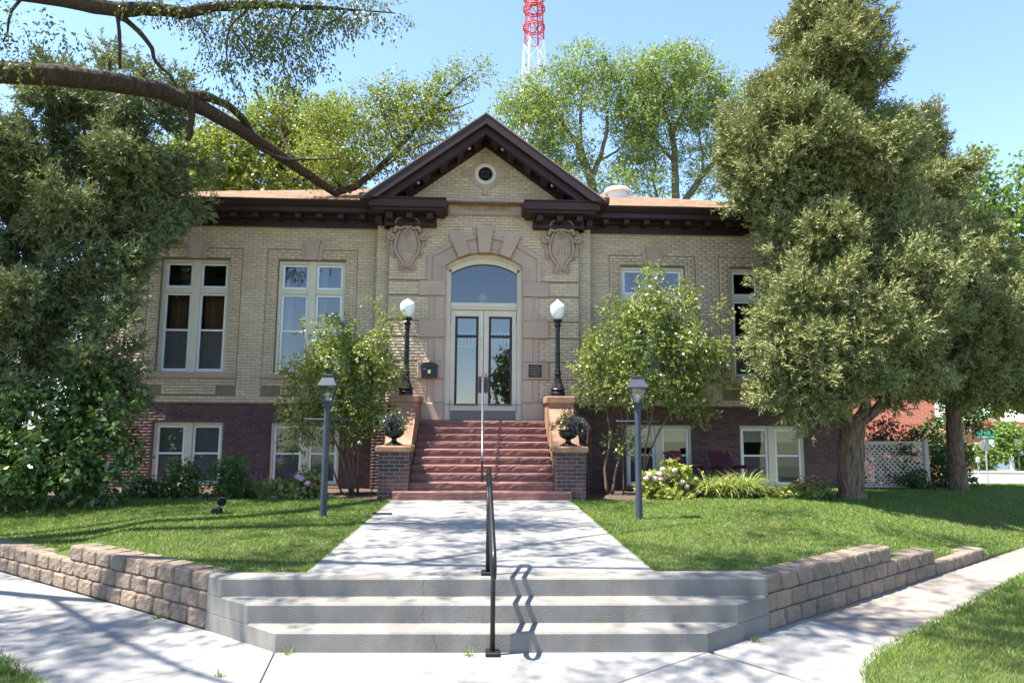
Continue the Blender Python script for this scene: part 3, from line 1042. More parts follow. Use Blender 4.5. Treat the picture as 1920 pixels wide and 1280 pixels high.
for s in (-1, 1):
    # haunch with its mouldings
    poly = [(s * 1.33, 5.312), (s * 1.33, 5.90), (s * .80, 6.21)] + arc_pts(s * .622, s * .92) + [(s * .92, 5.312)]
    mb = LB(); mb.prism_y(poly, YP - .03, YP + .20)
    mb.prism_y([(s * 1.36, 5.314), (s * 1.36, 5.92), (s * .80, 6.25), (s * .785, 6.15), (s * 1.26, 5.87), (s * 1.26, 5.314)], YP - .075, YP - .028)
    mb.prism_y([(s * 1.06, 5.316), (s * 1.06, 5.70), (s * .68, 5.93), (s * .655, 5.86), (s * 1.0, 5.65), (s * 1.0, 5.316)], YP - .05, YP - .027)
    mb.build('stone', M['pink_stone'], lib)
    # side voussoir and the piece next to the keystone
    LB().prism_y([(s * .50, 6.48), (s * .86, 6.48), (s * .82, 6.30), (s * .615, arc_z(.615) - .015), (s * .36, arc_z(.36) - .012)], YP - .115, YP + .2).build('stone', M['pink_stone'], lib)
    mb = LB()
    mb.prism_y([(s * .205, 6.35), (s * .475, 6.31)] + arc_pts(s * .352, s * .142, 4), YP - .03, YP + .2)
    mb.prism_y([(s * .205, 6.44), (s * .495, 6.39), (s * .47, 6.29), (s * .2, 6.34)], YP - .08, YP + .02)
    mb.prism_y([(s * .17, 6.15), (s * .415, 6.11), (s * .40, 6.06), (s * .16, 6.10)], YP - .05, YP - .02)
    mb.build('stone', M['pink_stone'], lib)
LB().prism_y([(-.20, 6.62), (.20, 6.62), (.132, 5.995), (-.132, 5.995)], YP - .14, YP + .2).build('keystone', M['pink_stone'], lib)

# ---- door frame, transom light and the two doors
YD = YP + 0.20
r2 = (.81 ** 2 + .24 ** 2) / .48
c2 = 5.79 - r2
mb = LB()
ring_o = arc_pts(-.945, .945, 16)
ring_i = arc_pts(-.885, .885, 16, 1.53, 4.40)
for k in range(16):
    mb.prism_y([ring_o[k], ring_o[k + 1], ring_i[k + 1], ring_i[k]], YD - .06, YD + .15)
in2 = arc_pts(-.80, .80, 16, r2, c2)
for k in range(16):
    mb.prism_y([ring_i[k], ring_i[k + 1], in2[k + 1], in2[k]], YD, YD + .15)
for s in (-1, 1):
    mb.box(s * .885, s * .945, YD - .06, YD + .15, 2.0, 5.64)
    mb.box(s * .80, s * .885, YD, YD + .15, 2.0, ring_i[0][1] - .01)
mb.bbox(-.80, .80, YD - .03, YD + .15, 4.66, 4.83, .012)
mb.bbox(-.80, .80, YD - .055, YD, 4.715, 4.775, .012)
frame = mb.build('door_frame', M['cream_paint'], lib)
gl = [(-.80, YD + .09, 4.83)] + [(x, YD + .09, z) for x, z in in2] + [(.80, YD + .09, 4.83)]
LB().add(gl, [tuple(range(len(gl)))[::-1]]).build('pane', M['glass_bright'], frame)
for s in (-1, 1):
    a, b = (-.797, -.006) if s < 0 else (.006, .797)
    ga, gb = (-.685, -.125) if s < 0 else (.125, .685)
    y = YD + .03
    mb = LB()
    mb.bbox(a, ga, y, y + .055, 2.02, 4.655, .006); mb.bbox(gb, b, y, y + .055, 2.02, 4.655, .006)
    mb.bbox(ga, gb, y + .002, y + .053, 2.02, 2.36, .006); mb.bbox(ga, gb, y + .002, y + .053, 4.50, 4.655, .006)
    for (q0, q1, q2, q3) in ((ga - .045, ga - .03, 2.33, 4.53), (gb + .03, gb + .045, 2.33, 4.53)):
        mb.box(q0, q1, y - .01, y + .01, q2, q3)
    mb.box(ga - .03, gb + .03, y - .01, y + .01, 2.33, 2.345); mb.box(ga - .03, gb + .03, y - .01, y + .01, 4.515, 4.53)
    door = mb.build('door', M['cream_paint'], lib)
    mb = LB()
    mb.bbox(ga, ga + .055, y - .006, y + .045, 2.36, 4.50, .006); mb.bbox(gb - .055, gb, y - .006, y + .045, 2.36, 4.50, .006)
    for zz in ((2.36, 2.405), (3.985, 4.05), (4.455, 4.50)):
        mb.bbox(ga + .055, gb - .055, y - .004, y + .043, zz[0], zz[1], .006)
    mb.build('glazing_frame', M['door_brown'], door)
    quad_y(ga + .055, gb - .055, 2.405, 3.985, y + .02).build('pane', M['glass'], door)
    quad_y(ga + .055, gb - .055, 4.05, 4.455, y + .02).build('pane', M['glass'], door)
    LB().box(a + .02, b - .02, y - .006, y, 2.03, 2.245).build('kick_plate', M['kick'], door)
    LB().bbox(s * .02, s * .115, y - .012, y, 2.66, 3.05, .004).bbox(s * .055, s * .08, y - .045, y - .012, 2.72, 2.98, .008).build('handle', M['plate'], door)
    for zz in (2.2, 4.35):
        LB().tube([(s * .797, y - .012, zz), (s * .797, y - .012, zz + .28)], .011, 6).build('hinge', M['plate'], door)
    if s > 0:
        LB().box(.165, .30, y + .006, y + .012, 2.42, 2.505).build('sticker', M['white_plain'], door)
        LB().box(.178, .287, y + .002, y + .005, 2.44, 2.485).build('sticker_print', M['pale_blue'], door)
        LB().tube([(.07, y - .02, 3.09), (.07, y, 3.09)], .022, 10).build('lock', M['plate'], door)
# entrance curtain-like lattice seen through the glass: inner door with small panes
mb = LB()
for s in (-1, 1):
    for k in range(6):
        mb.box(s * (.2 + k * .085) - .008, s * (.2 + k * .085) + .008, YD + .9, YD + .92, 3.86, 4.22)
    mb.box(s * .16, s * .70, YD + .9, YD + .92, 3.86, 3.88); mb.box(s * .16, s * .70, YD + .9, YD + .92, 4.20, 4.22); mb.box(s * .16, s * .70, YD + .9, YD + .92, 4.03, 4.05)
mb.build('inner_door', M['white_sash'], lib)


def text_mesh(name, s, size, loc, m, parent, extrude=0.01, sx=1.0, align='CENTER', flip=False, kind=None, rz=0.0):
    cu = bpy.data.curves.new(name, 'FONT')
    cu.body = s
    cu.size = size
    cu.extrude = extrude
    cu.align_x = align
    cu.align_y = 'CENTER'
    tmp = bpy.data.objects.new(name + '_tmp', cu)
    me = bpy.data.meshes.new_from_object(tmp)
    me.transform(Matrix.Rotation(rz, 4, 'Z') @ Matrix.Rotation(R(90), 4, 'X') @ Matrix.Diagonal((sx, 1, 1, 1)))
    me.materials.clear()
    me.materials.append(m)
    bpy.data.objects.remove(tmp)
    bpy.data.curves.remove(cu)
    me.name = name
    o = bpy.data.objects.new(name, me)
    link(o, parent, loc)
    if kind: o['kind'] = kind
    return o


for k, d in enumerate('210'):
    text_mesh('numeral', d, 0.115, (X0 - .055, YD + .022, 3.94 - k * .105), M['brass'], lib, 0.006)

# name panel
M['letter_stone'] = mat('letter_stone', (0.30, 0.215, 0.17), (0.25, 0.175, 0.14), 0.9, 6)
mb = LB()
mb.bbox(-.865, .865, YP - .05, YP + .05, 6.945, 7.29, .01)
for (a, b, c, d) in ((-.875, .875, 7.255, 7.30), (-.875, -.80, 6.94, 7.255), (.80, .875, 6.94, 7.255), (-.80, .80, 6.94, 6.975)):
    mb.bbox(a, b, YP - .07, YP - .045, c, d, .006)
for s in (-1, 1):
    for k in range(3):
        mb.bbox(s * (.84 - k * .075), s * (.80 - k * .075), YP - .05, YP, 6.885, 6.942, .006)
panel = mb.build('name_panel', M['pink_stone'], lib)
text_mesh('lettering', 'PVBLIC LIBRARY', 0.225, (X0, YP - .052, 7.11), M['letter_stone'], panel, 0.012, 0.80)

# round gable window
def ring_y(mb, cx, cz, ri, ro, y0, y1, n=28, a0=0, a1=2 * math.pi):
    for k in range(n):
        a, b = a0 + (a1 - a0) * k / n, a0 + (a1 - a0) * (k + 1) / n
        mb.prism_y([(cx + ri * math.cos(a), cz + ri * math.sin(a)), (cx + ro * math.cos(a), cz + ro * math.sin(a)),
                    (cx + ro * math.cos(b), cz + ro * math.sin(b)), (cx + ri * math.cos(b), cz + ri * math.sin(b))], y0, y1)
    return mb


rw = ring_y(LB(), *ROUND, .175, .265, YP - .02, YP + .03).build('round_window', M['cream_paint'], lib)
ring_y(LB(), *ROUND, .145, .178, YP, YP + .045).build('sash', M['cream_paint'], rw)
LB().add([(ROUND[0] + .15 * math.cos(2 * math.pi * k / 24), YP - .004, ROUND[1] + .15 * math.sin(2 * math.pi * k / 24)) for k in range(24)], [tuple(range(24))]).build('pane', mat('dark_pane', (0.012, 0.012, 0.014), rough=0.6, spec=0.1), rw)
mb = LB()
for d in (-.06, .06):
    mb.box(d - .004, d + .004, YP - .012, YP - .005, ROUND[1] - .13, ROUND[1] + .13); mb.box(-.13, .13, YP - .0115, YP - .0055, ROUND[1] + d - .004, ROUND[1] + d + .004)
mb.build('glazing_bar', M['plate'], rw)
for q in range(4):
    a0 = q * math.pi / 2 + .15
    ring_y(LB(), *ROUND, .268, .375, YP - .028, YP + .02, 8, a0, a0 + math.pi / 2 - .30).build('stone', M['pink_stone'], lib)
for (poly) in ([(-.055, 8.25), (.055, 8.25), (.08, 8.50), (-.08, 8.50)], [(-.055, 7.71), (.055, 7.71), (.075, 7.46), (-.075, 7.46)],
               [(.268, 7.925), (.268, 8.035), (.54, 8.06), (.54, 7.90)], [(-.268, 7.925), (-.268, 8.035), (-.54, 8.06), (-.54, 7.90)]):
    LB().prism_y(poly, YP - .045, YP + .02).build('stone', M['pink_stone'], lib)


# carved shields
def spiral(cx, cz, y, r0, r1, turns, a0, sgn, rad, n=26):
    p, rr = [], []
    for k in range(n + 1):
        t = k / n
        a = a0 + sgn * turns * 2 * math.pi * t
        r = r0 + (r1 - r0) * t
        p.append((cx + r * math.cos(a), y, cz + r * math.sin(a)))
        rr.append(rad * (1 - .35 * t))
    return p, rr


for s in (-1, 1):
    cx, y = s * 1.85, YP
    mb = LB()
    mb.bbox(cx - .37, cx + .37, y - .03, y + .02, 6.40, 6.80, .006); mb.bbox(cx - .455, cx + .455, y - .034, y + .02, 6.16, 6.44, .006)
    mb.bbox(cx - .36, cx + .36, y - .030, y + .02, 5.86, 6.17, .006); mb.bbox(cx - .225, cx + .225, y - .032, y + .02, 5.53, 5.88, .006)
    car = mb.build('cartouche', M['shield_stone'], lib)
    prof = [(6.62, .10), (6.54, .15), (6.44, .20), (6.34, .235), (6.2, .27), (6.08, .27), (5.97, .24), (5.86, .175), (5.77, .10), (5.70, .06), (5.62, .07)]
    nu = 13
    v, f = [], []
    for (z, w_) in prof:
        for k in range(nu):
            u = -1 + 2 * k / (nu - 1)
            v.append((cx + u * w_, y - .03 - .115 * (1 - u * u) ** .5 * min(1, w_ / .18), z))
    for i in range(len(prof) - 1):
        for k in range(nu - 1):
            f.append((i * nu + k, (i + 1) * nu + k, (i + 1) * nu + k + 1, i * nu + k + 1))
    mb = LB(); mb.add(v, f)
    mb.build('shield', M['shield_stone'], car, smooth=True)
    mb = LB()
    for q in (-1, 1):
        mb.tube([(cx + q * (w_ + .02), y - .075, z) for z, w_ in prof[1:]], [.036] * 10, 8)
        p, rr = spiral(cx + q * .155, 6.655, y - .15, .14, .028, 1.6, math.pi / 2, -q, .037)
        mb.tube(p, rr, 7)
        mb.ball((cx + q * .155, y - .15, 6.655), .035, 8, 5)
        p, rr = spiral(cx + q * .365, 6.36, y - .12, .105, .02, 1.4, math.pi / 2, -q, .037)
        mb.tube(p, rr, 7)
        mb.ball((cx + q * .365, y - .12, 6.36), .03, 8, 5)
        mb.tube([(cx + q * .31, y - .10, 6.46), (cx + q * .27, y - .13, 6.56), (cx + q * .27, y - .12, 6.66)], [.04, .045, .03], 7)
        p, rr = spiral(cx + q * .085, 5.64, y - .08, .075, .018, 1.3, -math.pi / 2, q, .026)
        mb.tube(p, rr, 7)
        mb.tube([(cx + q * .39, y - .05, 6.26), (cx + q * .36, y - .06, 6.12), (cx + q * .35, y - .05, 6.0), (cx + q * .33, y - .05, 5.9)], [.04, .03, .042, .025], 7)
    mb.build('scroll', M['shield_stone'], car, smooth=True)
    mb = LB()
    for k in range(5):
        a = R(90 + (k - 2) * 34)
        mb.tube([(cx, y - .10, 6.72), (cx + .10 * math.cos(a), y - .13, 6.72 + .10 * math.sin(a)), (cx + .15 * math.cos(a), y - .10, 6.74 + .16 * math.sin(a))], [.03, .052, .038], 8)
    for k in range(3):
        mb.tube([(cx + (k - 1) * .06, y - .15, 6.70), (cx + (k - 1) * .045, y - .16, 6.60), (cx + (k - 1) * .02, y - .15, 6.52)], [.026, .03, .016], 7)
    mb.build('crest', M['shield_stone'], car, smooth=True)
    mb = LB()
    for (u, w_) in ((0, 0), (.06, .03), (-.06, .03), (.045, -.05), (-.045, -.05), (.09, -.03), (-.09, -.03), (0, .07), (0, -.10)):
        mb.ball((cx + u, y - .15, 6.42 + w_), .033, 8, 5)
    mb.build('rosette', M['shield_stone'], car, smooth=True)
    mb = LB()
    for k in range(4):
        mb.bbox(cx - .135 + k * .07, cx - .075 + k * .07, y - .162, y - .12, 5.97, 6.23, .01)
    mb.build('fluting', M['shield_stone'], car)
    mb = LB()
    for k in range(18):
        a = R(-20 - k * 140 / 17)
        mb.ball((cx + .235 * math.cos(a), y - .105 + .02 * abs(math.cos(a)), 6.10 + .25 * math.sin(a)), .017, 6, 4)
    mb.build('beading', M['shield_stone'], car, smooth=True)

# ---- cornices, brackets, gable
def cornice(x0, x1):
    mb = LB()
    mb.prism_x([(16.44, 6.66), (16.44, 6.93), (YW + .05, 6.93), (YW + .05, 6.66)], x0, x1)
    mb.prism_x([(16.40, 6.655), (16.40, 6.70), (16.442, 6.70), (16.442, 6.655)], x0, x1)
    mb.prism_x([(16.36, 6.86), (16.30, 6.915), (16.442, 6.915), (16.442, 6.86)], x0, x1)
    mb.prism_x([(15.98, 6.92), (15.98, 7.035), (15.93, 7.05), (15.84, 7.13), (15.82, 7.168), (16.6, 7.168), (16.6, 6.92)], x0, x1)
    return mb


cornice(-9.62, -2.62).build('cornice', M['maroon'], lib)
cornice(2.62, 9.70).build('cornice', M['maroon'], lib)
k = 0
for s in (-1, 1):
    for q in range(13):
        x = s * (2.95 + q * .508)
        LB().bbox(x - .075, x + .075, 16.06, 16.436, 6.80, 6.918, .012).build('bracket', M['maroon'], lib)
# side eaves
for s in (-1, 1):
    xe = -9.05 if s < 0 else 9.12
    LB().box(xe, xe + s * .55, 16.55, 27.3, 6.90, 7.165).build('cornice', M['maroon'], lib)

SL = 0.733
APX = 9.11


def chev(mb, A, B, zb, y0, y1):
    for s in (-1, 1):
        mb.prism_y([(0, A), (0, B), (s * (B - zb) / SL, zb), (s * (A - zb) / SL, zb)], y0, y1)
    return mb


chev(LB(), APX, APX - .235, 7.06, 15.20, 16.25).build('rake_moulding', M['maroon'], lib)
chev(LB(), APX - .237, APX - .42, 7.06, 15.36, 15.50).build('rake_fascia', M['maroon'], lib)
chev(LB(), APX - .237, APX - .29, 7.06, 15.501, 16.24).build('soffit', M['maroon'], lib)
chev(LB(), 8.93, 8.70, 7.10, YP - .065, YP + .01).build('rake_frieze', M['maroon'], lib)
chev(LB(), 8.74, 8.66, 7.10, YP - .035, YP + .005).build('rake_bead', M['maroon'], lib)
for s in (-1, 1):
    for q in range(6):
        u = .20 + q * .40                                # along x
        zt = APX - .292 - SL * u
        w_ = .075
        LB().prism_y([(s * (u - w_), zt + SL * w_), (s * (u + w_), zt - SL * w_), (s * (u + w_), zt - SL * w_ - .115), (s * (u - w_), zt + SL * w_ - .115)], 15.52, YP - .066).build('bracket', M['maroon'], lib)
    # horizontal returns at the foot of the gable
    mb = LB()
    mb.prism_x([(15.36, 6.90), (15.34, 7.06), (15.30, 7.085), (15.30, 7.11), (16.3, 7.11), (16.3, 6.90)], s * .90, s * 2.68)
    mb.prism_x([(15.44, 6.84), (15.44, 6.90), (16.3, 6.90), (16.3, 6.84)], s * .96, s * 2.60)
    mb.prism_x([(15.92, 6.60), (15.92, 6.84), (16.2, 6.84), (16.2, 6.60)], s * 1.16, s * 2.36)
    mb.prism_x([(15.88, 6.60), (15.88, 6.65), (15.92, 6.65), (15.92, 6.60)], s * 1.14, s * 2.38)
    mb.box(s * 2.20, s * 2.42, 15.99, 16.45, 6.60, 6.84)
    mb.build('cornice_return', M['maroon'], lib)
    LB().prism_x([(15.22, 7.02), (15.22, 7.16), (16.5, 7.16), (16.5, 7.02)], s * 2.62, s * 2.88).build('cornice_return', M['maroon'], lib)
    for q in range(3):
        x = s * (1.30 + q * .47)
        LB().bbox(x - .08, x + .08, 15.58, 15.915, 6.70, 6.838, .012).build('bracket', M['maroon'], lib)
    for q in range(1):
        LB().bbox(s * 2.60, s * 2.44, 15.9, 16.25, 6.68, 6.838, .012).build('bracket', M['maroon'], lib)
# little globe lamps under the gable
for s in (-1, 1):
    for q in (0, 3):
        u = .40 + q * .40
        LB().ball((s * u, 15.75, APX - .33 - SL * u), .04, 8, 5).build('bulb', M['globe'], lib, smooth=True)

# ---- roof
E0 = (-9.62, 15.84, 7.172); E1 = (9.70, 15.84, 7.172)
YR, ZR = 21.6, 9.42
ra, rb = -9.62 + (YR - 15.84), 9.70 - (YR - 15.84)
mb = LB()
mb.add([E0, E1, (rb, YR, ZR), (ra, YR, ZR), (E1[0], 27.4, 7.172), (E0[0], 27.4, 7.172)], [(0, 1, 2, 3), (1, 4, 2), (4, 5, 3, 2), (5, 0, 3)])
mb.add([(E0[0], 15.84, 7.169), (E1[0], 15.84, 7.169), (E1[0], 27.4, 7.169), (E0[0], 27.4, 7.169)], [(3, 2, 1, 0)])
for s in (-1, 1):
    mb.add([(0, 15.19, APX + .035), (s * (APX - 7.06) / SL, 15.19, 7.095), (s * (APX - 7.06) / SL, 21.0, 7.095), (0, 21.0, APX + .035)], [(0, 1, 2, 3) if s < 0 else (3, 2, 1, 0)])
    mb.add([(0, 15.19, APX + .035), (0, 15.19, APX), (s * (APX - 7.06) / SL, 15.19, 7.06), (s * (APX - 7.06) / SL, 15.19, 7.095)], [(0, 1, 2, 3) if s > 0 else (3, 2, 1, 0)])
roof = mb.build('roof', M['shingle'], lib)
V, rows = [], []
rng = np.random.default_rng(5)
slen = math.hypot(YR - 15.84, ZR - 7.172)
nr = int(slen / .14)
for r in range(nr):
    t0, t1 = r / nr, min(1, (r + 1.25) / nr)
    xa = E0[0] + (ra - E0[0]) * t0; xb = E1[0] + (rb - E1[0]) * t0
    x = xa - rng.random() * .2
    while x < xb:
        w_ = .24 + rng.random() * .10
        a, b = max(x, xa), min(x + w_ - .008, xb)
        if b - a > .04:
            y0, z0 = 15.82 + (YR - 15.84) * t0, 7.172 + (ZR - 7.172) * t0
            y1, z1 = 15.84 + (YR - 15.84) * t1, 7.172 + (ZR - 7.172) * t1
            th = .018 + rng.random() * .008
            V.append([(a, y0, z0 + .002), (b, y0, z0 + .002), (a, y0, z0 + th), (b, y0, z0 + th), (b, y1, z1 + .004), (a, y1, z1 + .004)])
        x += w_
V = np.array(V); V[:, :, 0] += X0
b_ = (np.arange(len(V)) * 6)[:, None]
mesh_np('shingles', V.reshape(-1, 3), [np.concatenate([np.array([[0, 1, 3, 2]]) + b_, np.array([[2, 3, 4, 5]]) + b_])], M['shingle'], roof, kind='stuff')
vz = 7.172 + (20.0 - 15.84) * (ZR - 7.172) / (YR - 15.84)
LB().lathe([(.30, -.2), (.30, .12), (.40, .14), (.40, .20), (.34, .27), (.15, .32), (.02, .33)], (4.05, 20.0, vz), 18).build('roof_vent', M['white_plain'], roof, smooth=True, angle=R(40))
LB().tube([(2.6, 18.5, 7.9), (2.6, 18.5, 8.6)], .05, 8).build('vent_pipe', M['rail_steel'], roof)

# ------------------------------------------------------------------ red stone entrance stairs
XS = 0.045
es = thing('entrance_stairs', 'red sandstone stairs up to the library door between brick piers', 'stairs', (XS, 13.2, 0.45))
rng = np.random.default_rng(11)
for k in range(10):
    hw = 1.70 if k == 0 else 1.41
    y0 = 13.20 + .27 * k
    z1 = .5 + .15 * (k + 1)
    z0 = z1 - .155 if k else .40
    y1 = y0 + (.34 if k < 9 else .92)
    if k == 0: y1 = 13.52
    nx = 36
    V, F = [], []
    prof = [(y0 + .012, z0), (y0 + .004, z0 + .05), (y0, z0 + .10), (y0 + .002, z1 - .018), (y0 + .012, z1 - .003), (y0 + .03, z1), (y1, z1)]
    jit = rng.normal(0, .003, (nx + 1, len(prof)))
    for i in range(nx + 1):
        x = XS - hw + 2 * hw * i / nx
        for j, (y, z) in enumerate(prof):
            V.append((x, y + (jit[i, j] if 0 < j < 5 else 0), z + (jit[i, j] * .35 if 2 < j < 6 else 0)))
    m_ = len(prof)
    for i in range(nx):
        for j in range(m_ - 1):
            F.append((i * m_ + j, (i + 1) * m_ + j, (i + 1) * m_ + j + 1, i * m_ + j + 1))
    mb = MB().add(V, F)
    for s in (0, nx):
        f = [s * m_ + j for j in range(m_)]
        mb.v.append((V[s * m_][0], y1, z0))
        mb.f.append(tuple(f + [len(mb.v) - 1]))
    mb.build('step', M['red_stone'], es)
MB().box(XS - 1.40, XS + 1.40, 15.9, 16.32, 1.6, 1.994).build('landing', M['red_stone'], es)
MB().box(XS - .92, XS + .92, 16.2, 16.5, 1.9, 2.012).build('threshold', M['kick'], es)
for s in (-1, 1):
    xa, xb = sorted((XS + s * 1.42, XS + s * 2.00))
    mb = MB().box(xa, xb, 13.36, 13.98, .3, 1.385)
    w = mb.build('pier', M['pier_mortar'], es)
    rec = brick_rects(xa, xb, .42, 1.38, ch=.0738, L=.205, gap=.012, seed=40)
    brick_field(w, rec, 13.36, .007, M['pier_brick'], indiv=300, pick=lambda r: True, seed=41)
    Mx = Matrix.Translation((xa if s > 0 else xb, 13.36, 0)) @ Matrix.Rotation(R(-90 if s > 0 else 90), 4, 'Z')
    rec2 = brick_rects(0, .62, .42, 1.38, ch=.0738, L=.205, gap=.012, seed=42)
    if s > 0: rec2 = [(-b, -a, c, d) for a, b, c, d in rec2]
    brick_field(w, rec2, 0, .007, M['pier_brick'], indiv=300, pick=lambda r: True, seed=43, xform=Mx)
    mb = MB().bbox(xa - .055, xb + .055, 13.30, 14.02, 1.385, 1.505, .022)
    mb.build('pier_cap', M['orange_stone'], es)
    mb = MB().prism_x([(13.98, .3), (13.98, 1.50), (14.08, 1.56), (15.02, 2.30), (15.02, .3)], xa + .02, xb - .02)
    mb.build('sloped_coping', M['orange_stone'], es)
    MB().box(xa + .005, xb - .005, 15.0, 16.08, .3, 2.385).build('pedestal', M['orange_stone'], es)
    MB().bbox(xa - .035, xb + .035, 14.96, 16.06, 2.385, 2.545, .02).build('pedestal_cap', M['orange_stone'], es)

hr = thing('handrail', 'grey steel handrail up the middle of the red stone stairs', 'handrail', (.035, 13.55, .65))
MB().tube([(.035, 13.44, 1.22), (.035, 13.46, 1.36), (.035, 13.56, 1.46), (.035, 15.62, 2.98), (.035, 15.9, 3.02), (.035, 15.95, 2.95)], .024, 10).build('rail', M['rail_steel'], hr, smooth=True)
for (y, a, b) in ((13.60, .65, 1.47), (15.72, 2.0, 2.98)):
    MB().tube([(.035, y, a), (.035, y, b)], .02, 8).tube([(.035, y, a), (.035, y, a + .015)], .05, 10).build('post', M['black_iron'], hr)

# ------------------------------------------------------------------ concrete corner stairs
cs = thing('concrete_stairs', 'three wide concrete steps with chamfered ends up from the pavement corner', 'stairs', (.05, 6.5, 0))
A_, B_ = (-1.745, 6.17), (1.965, 6.085)
AL, BR = (-2.585, 6.84), (2.755, 6.655)


def chamf(y, side):
    p, q = (A_, AL) if side < 0 else (B_, BR)
    return p[0] + (q[0] - p[0]) * (y - p[1]) / (q[1] - p[1])


for k, (yl, yr, zt) in enumerate(((6.17, 6.085, .168), (6.435, 6.36, .335), (6.70, 6.63, .502))):
    xl, xr = chamf(yl, -1), chamf(yr, 1)
    poly = [(xl, yl), ((xl + xr) / 2, (yl + yr) / 2 - .012), (xr, yr), BR, (2.77, 6.95), (-2.62, 6.95), AL]
    z0 = -.04 if k == 0 else zt - .172
    mb = MB().prism_z(poly, z0, zt, .016)
    st = mb.build('step', M['step_concrete'], cs)
# thin crack lines run down the risers
crk = bpy.data.materials.new('crack'); crk = mat('crack', (0.09, 0.08, 0.07), rough=0.95)
rr = random.Random(4)
for (px0, zlo, zhi, y) in ((-.52, .345, .485, 6.665), (-.50, .18, .325, 6.40), (-.40, .015, .158, 6.13)):
    pts = []
    x = px0
    for q in range(9):
        z = zhi - (zhi - zlo) * q / 8
        x += rr.uniform(-.010, .013)
        pts.append((x, y - .0005, z))
    mb = MB()
    for q in range(8):
        a, b = pts[q], pts[q + 1]
        w_ = .0022
        yy = lambda p: (y if True else 0) - .014
        mb.add([(a[0] - w_, yy(a), a[2]), (a[0] + w_, yy(a), a[2]), (b[0] + w_, yy(b), b[2]), (b[0] - w_, yy(b), b[2])], [(0, 1, 2, 3)])
    mb.build('crack', crk, cs)

rl = thing('stair_railing', 'black looped steel railing in the middle of the concrete corner steps', 'railing', (.10, 6.06, 0))
xr_ = .105
ds = Vector((0, -.82, -.50)).normalized()
T1, T2 = Vector((xr_ - .03, 7.02, 1.47)), Vector((xr_, 5.93, .87))
up_ = Vector((0, 0, -.24))
loop = []
d_ = (T2 - T1).normalized()
nrm = Vector((0, d_.z, -d_.y)) * .24
if nrm.z > 0: nrm = -nrm
for q in range(9):
    a = math.pi * q / 8
    loop.append(T2 + nrm / 2 - nrm / 2 * math.cos(a) + d_ * .12 * math.sin(a))
back = []
for q in range(9):
    a = math.pi * q / 8
    back.append(T1 + nrm / 2 + nrm / 2 * math.cos(a) - d_ * .12 * math.sin(a))
pts = [T1 + (T2 - T1) * t for t in (0, .33, .66)] + loop + [T2 + nrm + (T1 - T2) * t for t in (.33, .66)] + back
MB().tube(pts, .023, 10).build('rail', M['black_iron'], rl, smooth=True)
MB().tube([(xr_, 6.06, .0), (xr_, 6.06, .93)], .021, 8).build('post', M['black_iron'], rl, smooth=True)
MB().tube([(xr_ - .035, 6.80, .50), (xr_ - .035, 6.80, 1.33)], .021, 8).build('post', M['black_iron'], rl, smooth=True)
MB().bbox(xr_ - .06, xr_ + .06, 6.0, 6.12, 0, .035, .006).build('base_plate', M['black_iron'], rl)
MB().bbox(xr_ - .10, xr_ + .03, 6.74, 6.86, .50, .535, .006).build('base_plate', M['black_iron'], rl)

# ------------------------------------------------------------------ retaining walls of split blocks
BW, BH, BD = .305, .167, .27
block_meshes = []
for q in range(7):
    rg = np.random.default_rng(60 + q)
    n1, n2 = 7, 5
    us, vs2 = [0, .07, .28, .5, .72, .93, 1], [0, .12, .5, .88, 1]
    V, F = [], []
    for j in range(n2):
        for i in range(n1):
            u, v = us[i], vs2[j]
            e = min(u, 1 - u) * BW
            ev = min(v, 1 - v) * BH
            y = .022 * (1 - min(1, e / .035)) ** 2 + .012 * (1 - min(1, ev / .03)) ** 2
            inner = 0 < i < n1 - 1 and 0 < j < n2 - 1
            if inner: y += rg.normal(0, .0035)
            V.append(((us[i] - .5) * (BW - .013), y, vs2[j] * (BH - .007) + .0035))
    for j in range(n2 - 1):
        for i in range(n1 - 1):
            a = j * n1 + i
            F.append((a, a + 1, a + n1 + 1, a + n1))
    nb = len(V)
    for j in range(n2):
        for i in (0, n1 - 1):
            pass
    hw = (BW - .014) / 2
    zt, zb = BH - .0035, .0035
    V += [(-hw * .8, BD, zb), (hw * .8, BD, zb), (hw * .8, BD, zt), (-hw * .8, BD, zt)]
    top = [(n2 - 1) * n1 + i for i in range(n1)]
    F.append(tuple(top + [nb + 2, nb + 3]))
    bot = [i for i in range(n1)]
    F.append(tuple(bot[::-1] + [nb, nb + 1]))
    F.append(tuple([j * n1 for j in range(n2)][::-1] + [nb + 3, nb][::-1] if False else [0] + [nb] + [nb + 3] + [j * n1 for j in range(n2 - 1, 0, -1)]))
    F.append(tuple([n1 - 1 + j * n1 for j in range(n2)] + [nb + 2, nb + 1]))
    F.append((nb + 1, nb, nb + 3, nb + 2))
    me = bpy.data.meshes.new('block')
    me.from_pydata(V, [], F)
    me.materials.append(M['block'])
    me.update()
    block_meshes.append(me)


